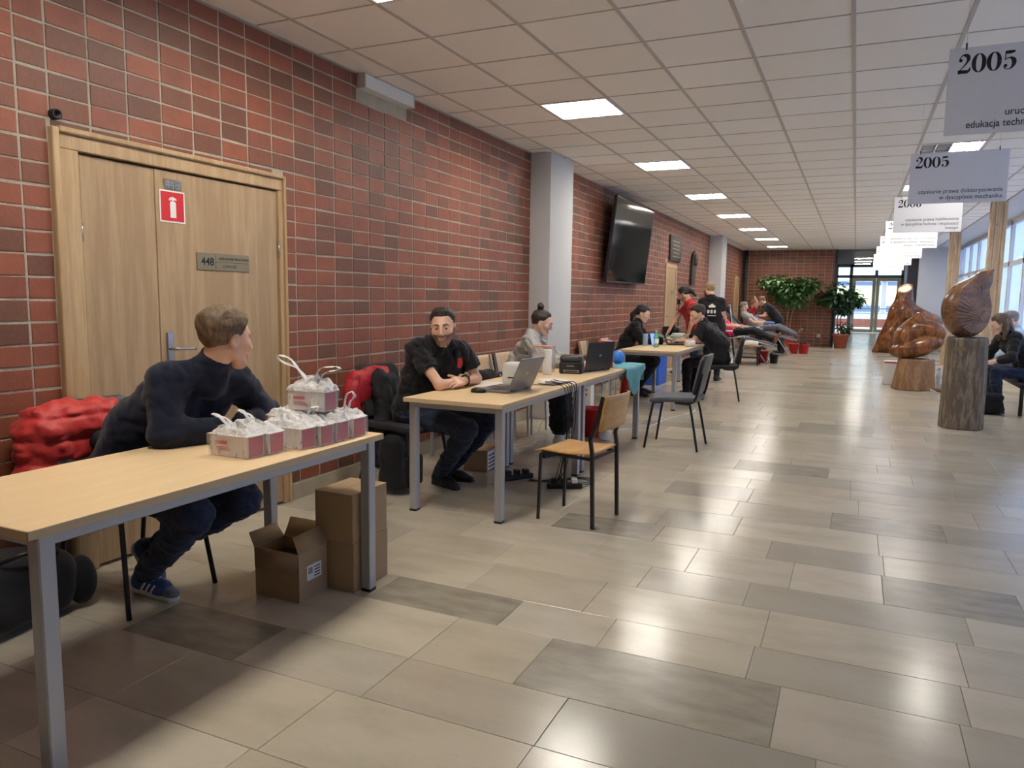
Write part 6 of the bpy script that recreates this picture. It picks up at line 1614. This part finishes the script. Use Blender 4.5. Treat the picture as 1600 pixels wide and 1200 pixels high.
# ------------------------------------------------------------------ around the loungers
t = thing('low_table', 'low wooden table with black legs beside the lounger', 'table', (-2.05, 16.95, 0))
MB().cbox(-0.23, 0.23, -0.23, 0.23, 0.40, 0.425, 0.004).build('table_top', 'stump_wood', t)
for sx in (-1, 1):
    for sy in (-1, 1): MB().cbox(sx*0.2-0.014, sx*0.2+0.014, sy*0.2-0.014, sy*0.2+0.014, 0, 0.40, 0.002).build('leg', 'black_metal', t)
MB().cbox(-0.2, 0.2, -0.2, 0.2, 0.15, 0.165, 0.003).build('shelf', 'black_metal', t)
tag(blob('towel', [rbox((-2.02, 16.98, 0.47), (0.14, 0.12, 0.045), None, 0.03)], 0.012, 'paper', None, lambda P: 0.008*folds(P, 26)), 'crumpled white towel on the low wooden table', 'towel')
bucket('red bucket beside the low wooden table', -1.86, 17.65, 0.14, 0.27); bucket('dark bucket full of waste beside the red one', -1.60, 17.62, 0.10, 0.2, 'black_plastic', 'dark_grey_plastic')
bucket('red bucket below the lounger feet', -1.44, 21.2, 0.13, 0.27); bucket('red bucket with dark waste beside the far plant', -1.20, 21.35, 0.14, 0.26, 'red_plastic', 'black_plastic')
mat('towel_blue', (96, 150, 220), 0.8)
tag(blob('blue_towel', [ell((-1.98, 20.05, 0.84), (0.14, 0.07, 0.03))], 0.012, 'towel_blue', None, lambda P: 0.006*folds(P, 26)), 'pale blue towel on the lap of the donor in grey', 'towel')
for k, (x, y, m_) in enumerate(((-2.98, 18.5, 'dark_denim'), (-2.85, 18.7, 'paper'), (-2.74, 18.9, 'dark_denim'), (-2.62, 22.9, 'dark_denim'))):
    t = thing('folded_lounger', 'folded lounger with a %s sling leaning near the wall' % ('pale' if m_ == 'paper' else 'dark blue'), 'lounger', (x, y, 0), 0.1*k, 'folded loungers')
    MB().sheet([[(0.10, -0.25, 0.05), (0.10, 0.25, 0.05)], [(-0.06, -0.25, 1.25), (-0.06, 0.25, 1.25)]], 0.02).build('sling', m_, t)
    for s_ in (-0.27, 0.27): MB().tube([(0.11, s_, 0.0), (-0.07, s_, 1.3)], 0.012, 6).build('rail', 'steel', t)
# ------------------------------------------------------------------ sculptures and plants
t = thing('log_pedestal', 'upright weathered log serving as a pedestal', 'pedestal', (1.15, 9.62, 0))
f = Fld((-0.28, -0.28, -0.03), (0.28, 0.28, 1.06), 0.010)
P = f.allpts(); an = np.arctan2(P[..., 1], P[..., 0]); rr = np.sqrt(P[..., 0]**2+P[..., 1]**2)
f.F = np.maximum(rr-(0.222-0.022*P[..., 2]+0.006*np.sin(5*an)+0.0035*np.sin(17*an+3*P[..., 2])+0.004*wav(P, 16, (1, 1, 0.3))), np.abs(P[..., 2]-0.505)-0.505).astype(F32)
np_obj('trunk', f, 'log_wood', t)
MB().lathe([(0.0, 1.0), (0.19, 1.0), (0.19, 1.018), (0.0, 1.018)], 24, cap=False).build('top_plate', 'black_metal', t)
MB().box(-0.075, 0.035, -0.004, 0.0, 0, 0.045, TR(-0.07, -0.2005, 0.87, -0.25)).build('label_plate', 'plate_metal', t)
t = thing('shell_sculpture', 'polished wooden shell sculpture with fanned grooves on the log', 'sculpture', (1.13, 9.62, 1.018))
f = Fld((-0.36, -0.28, -0.03), (0.36, 0.28, 0.80), 0.0065)
f.add(ell((-0.015, 0.02, 0.30), (0.245, 0.20, 0.315)), 0.02); f.add(cone((0.0, 0.02, 0.45), (0.12, 0.03, 0.62), 0.17, 0.10), 0.06)
n_ = unit((0.50, -0.86, 0.06)); p0 = np.array((0.06, -0.06, 0.30)); u_ = unit((0.86, 0.50, 0)); v_ = np.cross(n_, u_)
P = f.allpts(); f.F = np.maximum(f.F, (P-A3(p0)) @ A3(n_)).astype(F32)
f.add(cone((0.06, 0.05, 0.56), (0.215, 0.03, 0.735), 0.085, 0.008), 0.06)
for k in range(23):
    a = PI*0.52+PI*1.02*k/22
    c0 = p0+u_*0.115-v_*0.0+np.array((0, 0, -0.08)); d_ = u_*math.cos(a)+np.array((0, 0, 1))*math.sin(a)
    f.add(cone(c0+d_*0.055, c0+d_*0.33, 0.0035, 0.0105), 0.002, True)
P = f.allpts(); f.F = np.maximum(f.F, -P[..., 2]).astype(F32)
np_obj('shell', f, 'shell_wood', t)
t = thing('lips_sculpture', 'big glossy carved wooden lips resting on a stump', 'sculpture', (0.92, 13.55, 0.5))
f = Fld((-0.52, -0.36, -0.06), (0.52, 0.36, 0.85), 0.014)
Rl = np.array(Matrix.Rotation(-0.30, 3, 'Y'))
f.add(ell((0.0, 0, 0.19), (0.40, 0.25, 0.175), Rl), 0.03)
f.add(ell((-0.10, 0, 0.40), (0.29, 0.22, 0.19), np.array(Matrix.Rotation(-0.75, 3, 'Y'))), 0.02); f.add(ell((0.17, 0, 0.47), (0.25, 0.20, 0.14), np.array(Matrix.Rotation(0.35, 3, 'Y'))), 0.06)
f.add(cone((-0.05, 0, 0.5), (0.0, 0.0, 0.68), 0.14, 0.06), 0.08)
for a_, b_ in (((-0.40, -0.20, 0.13), (-0.15, -0.27, 0.30)), ((-0.15, -0.27, 0.30), (0.08, -0.27, 0.33)), ((0.08, -0.27, 0.33), (0.42, -0.18, 0.42))): f.add(cone(a_, b_, 0.028, 0.032), 0.03, True)
P = f.allpts(); f.F = np.maximum(f.F, -P[..., 2]).astype(F32)
np_obj('lips', f, 'sculpt_wood', t)
t = thing('stump_pedestal', 'pale tapered stump under the carved lips', 'pedestal', (0.90, 13.55, 0))
f = Fld((-0.42, -0.38, -0.03), (0.42, 0.38, 0.54), 0.014)
P = f.allpts(); an = np.arctan2(P[..., 1], P[..., 0]+0.0); rr = np.sqrt((P[..., 0]-0.05*P[..., 2])**2+P[..., 1]**2)
f.F = np.maximum(rr-(0.31-0.12*P[..., 2]+0.02*np.sin(3*an+1)+0.008*np.sin(9*an)), np.abs(P[..., 2]-0.25)-0.25).astype(F32)
np_obj('trunk', f, 'stump_wood', t); MB().lathe([(0.0, 0.499), (0.21, 0.499), (0.21, 0.5), (0, 0.5)], 24, (0.02, 0, 0), cap=False).build('cut_face', 'sculpt_wood', t)
t = thing('torso_sculpture', 'huge carved wooden torso with a pale sawn top', 'sculpture', (1.0, 23.3, 0))
f = Fld((-0.7, -0.6, -0.05), (1.2, 0.6, 2.1), 0.028)
f.add(cone((0.05, 0, 0.35), (0.18, 0, 1.15), 0.42, 0.30), 0.1); f.add(cone((0.20, 0, 1.15), (0.22, 0, 1.85), 0.27, 0.19), 0.1); f.add(cone((-0.1, 0, 0.3), (-0.42, -0.05, 0.03), 0.26, 0.10), 0.2)
f.add(cone((0.2, 0, 1.15), (0.85, 0, 0.75), 0.28, 0.36), 0.15); f.add(cone((0.5, 0, 0.5), (0.6, 0, 0.05), 0.4, 0.3), 0.15); f.add(ell((0.34, -0.25, 1.02), (0.12, 0.12, 0.16)), 0.08); f.add(cone((0.0, -0.35, 0.5), (0.3, -0.30, 0.9), 0.05, 0.05), 0.1, True)
P = f.allpts(); n_ = unit((-0.25, -0.55, 0.8)); f.F = np.maximum(np.maximum(f.F, (P-A3((0.22, -0.08, 1.76))) @ A3(n_)), -P[..., 2]).astype(F32)+0.012*wav(P, 9).astype(F32)*(P[..., 2] > 0.08)
np_obj('torso', f, 'sculpt_wood', t)
Mq = Matrix.Translation((0.215, -0.085, 1.764)) @ Vector(n_).to_track_quat('Z', 'Y').to_matrix().to_4x4()
MB().lathe([(0.0, 0.004), (0.13, 0.004), (0.165, 0.0), (0.165, -0.01)], 18, M=Mq, cap=False).build('sawn_top', 'pale_plywood', t)
# things at the foot of the sculptures and by the windows
t = thing('cardboard_box', 'white box on the floor behind the stump', 'box', (0.62, 14.25, 0)); MB().cbox(-0.12, 0.12, -0.1, 0.1, 0, 0.40, 0.004).build('body', 'label_white', t); MB().box(-0.12, 0.12, -0.101, -0.1, 0.36, 0.385).build('band', 'pack_red', t)
bottle('water bottle on the floor beside the stump', 1.30, 13.9, 0, 0.33, 0.045, 'bottle_clear', 'cap_blue')
t = thing('bench', 'dark low bench under the seated pair by the windows', 'bench', (2.12, 11.8, 0))
MB().cbox(-0.22, 0.22, -0.9, 0.9, 0.35, 0.40, 0.01).build('seat', 'black_cloth', t)
for sx in (-1, 1):
    for sy in (-1, 1): MB().cbox(sx*0.18-0.02, sx*0.18+0.02, sy*0.8-0.02, sy*0.8+0.02, 0, 0.35, 0.003).build('leg', 'black_metal', t)
t = thing('handbag', 'black handbag on the floor beside the seated woman', 'bag', (1.62, 10.98, 0)); o_ = (1.62, 10.98, 0)
blob('body', [rbox((1.62, 10.98, 0.14), (0.13, 0.08, 0.13), None, 0.05)], 0.010, 'black_cloth', t, lambda P: 0.010*folds(P, 18), o_); MB().tube(smooth_path([(-0.07, 0, 0.25), (-0.04, -0.02, 0.36), (0.05, -0.02, 0.36), (0.08, 0, 0.25)], 4), 0.007, 6).build('handle', 'black_plastic', t)

mat('leaf', (70, 112, 58), 0.45, var=(2.5, 0.30)); mat('leaf_dark', (48, 84, 50), 0.45, var=(2.5, 0.28)); mat('terracotta', (178, 92, 68), 0.75, var=(8, 0.1)); mat('bark', (150, 118, 84), 0.8); mat('soil', (58, 44, 36), 0.95)
def foliage(blobs, n, size, seed):
    r = random.Random(seed); V, Fc = [], []
    for i in range(n):
        c, rad = r.choice(blobs)
        while True:
            p = Vector((r.uniform(-1, 1), r.uniform(-1, 1), r.uniform(-1, 1)))
            if 0.25 < p.length < 1: break
        pos = Vector((c[0]+p.x*rad[0], c[1]+p.y*rad[1], c[2]+p.z*rad[2]))
        d = Vector((p.x+r.uniform(-.6, .6), p.y+r.uniform(-.6, .6), p.z*0.5-0.25+r.uniform(-.4, .4))).normalized()
        s_ = d.cross(Vector((0, 0, 1)));  s_ = s_.normalized() if s_.length > 0.01 else Vector((1, 0, 0))
        u = s_.cross(d); L_ = size*r.uniform(0.7, 1.3); w_ = L_*0.30; o = len(V)
        V += [pos, pos+d*L_*0.45+s_*w_+u*0.012, pos+d*L_-u*0.03, pos+d*L_*0.45-s_*w_+u*0.012, pos+d*L_*0.5-u*0.006]
        Fc += [(o, o+1, o+4), (o+1, o+2, o+4), (o+2, o+3, o+4), (o+3, o, o+4)]
    return MB().add(V, Fc, True)
def plant(label, x, y, trunkz, blobs, n, size, m, pr, ph, seed, trunks):
    t = thing('potted_tree', label, 'plant', (x, y, 0))
    p = MB().lathe([(0.0, 0.0), (pr*0.72, 0.0), (pr, ph-0.05), (pr*1.08, ph-0.05), (pr*1.08, ph), (pr*0.95, ph), (pr*0.92, ph-0.05), (0, ph-0.06)], 24, cap=False).build('pot', 'terracotta', t)
    MB().lathe([(0.0, ph-0.055), (pr*0.92, ph-0.05)], 20, cap=False).build('soil', 'soil', p)
    for tr in trunks: MB().tube(smooth_path(tr, 4), 0.022, 8, r2=0.010).build('trunk', 'bark', t)
    tag(foliage(blobs, n, size, seed).build('foliage', m, t), kind='stuff')
    return t
plant('wide leafy potted tree against the far brick wall', -1.85, 24.3, 0.3, [((-0.45, 0, 1.95), (0.5, 0.35, 0.22)), ((0.05, 0, 1.72), (0.62, 0.38, 0.34)), ((0.45, 0, 1.85), (0.38, 0.3, 0.26)), ((0.1, 0, 1.42), (0.42, 0.3, 0.2)), ((-0.2, 0, 1.75), (0.5, 0.3, 0.25))], 1500, 0.15, 'leaf', 0.2, 0.34, 5,
      [[(0, 0, 0.28), (-0.03, 0, 0.8), (0.03, 0, 1.5)], [(0.04, 0.02, 0.28), (0.08, 0, 0.9), (0.2, 0, 1.6)]])
t = plant('potted tree in a terracotta tub at the passage corner', -0.36, 24.6, 0.4, [((-0.05, 0, 1.68), (0.42, 0.3, 0.28)), ((0.28, 0, 1.48), (0.34, 0.3, 0.22)), ((-0.40, 0, 1.50), (0.34, 0.25, 0.2)), ((0.02, 0, 1.22), (0.2, 0.2, 0.16))], 800, 0.17, 'leaf_dark', 0.225, 0.43, 8,
      [[(-0.06, 0, 0.38), (-0.12, 0, 0.8), (-0.10, 0, 1.5)], [(0.0, 0, 0.38), (-0.03, 0, 0.9), (0.06, 0, 1.5)]])
tag(foliage([((0.08, 0, 0.64), (0.2, 0.18, 0.16))], 60, 0.16, 3).build('shoot', 'leaf_dark', t), kind='stuff')
# power socket on the far wall
t = thing('wall_socket', 'small white socket low on the far brick wall', 'socket', (-1.0, YB-0.02, 0.33)); MB().cbox(-0.05, 0.05, -0.008, 0.012, -0.05, 0.05, 0.004).build('plate', 'white_plastic', t); MB().lathe([(0.0, 0), (0.02, 0), (0.02, 0.003), (0, 0.003)], 12, M=TR(0, -0.009, 0, rx=PI/2), cap=False).build('inset', 'grid_metal', t)
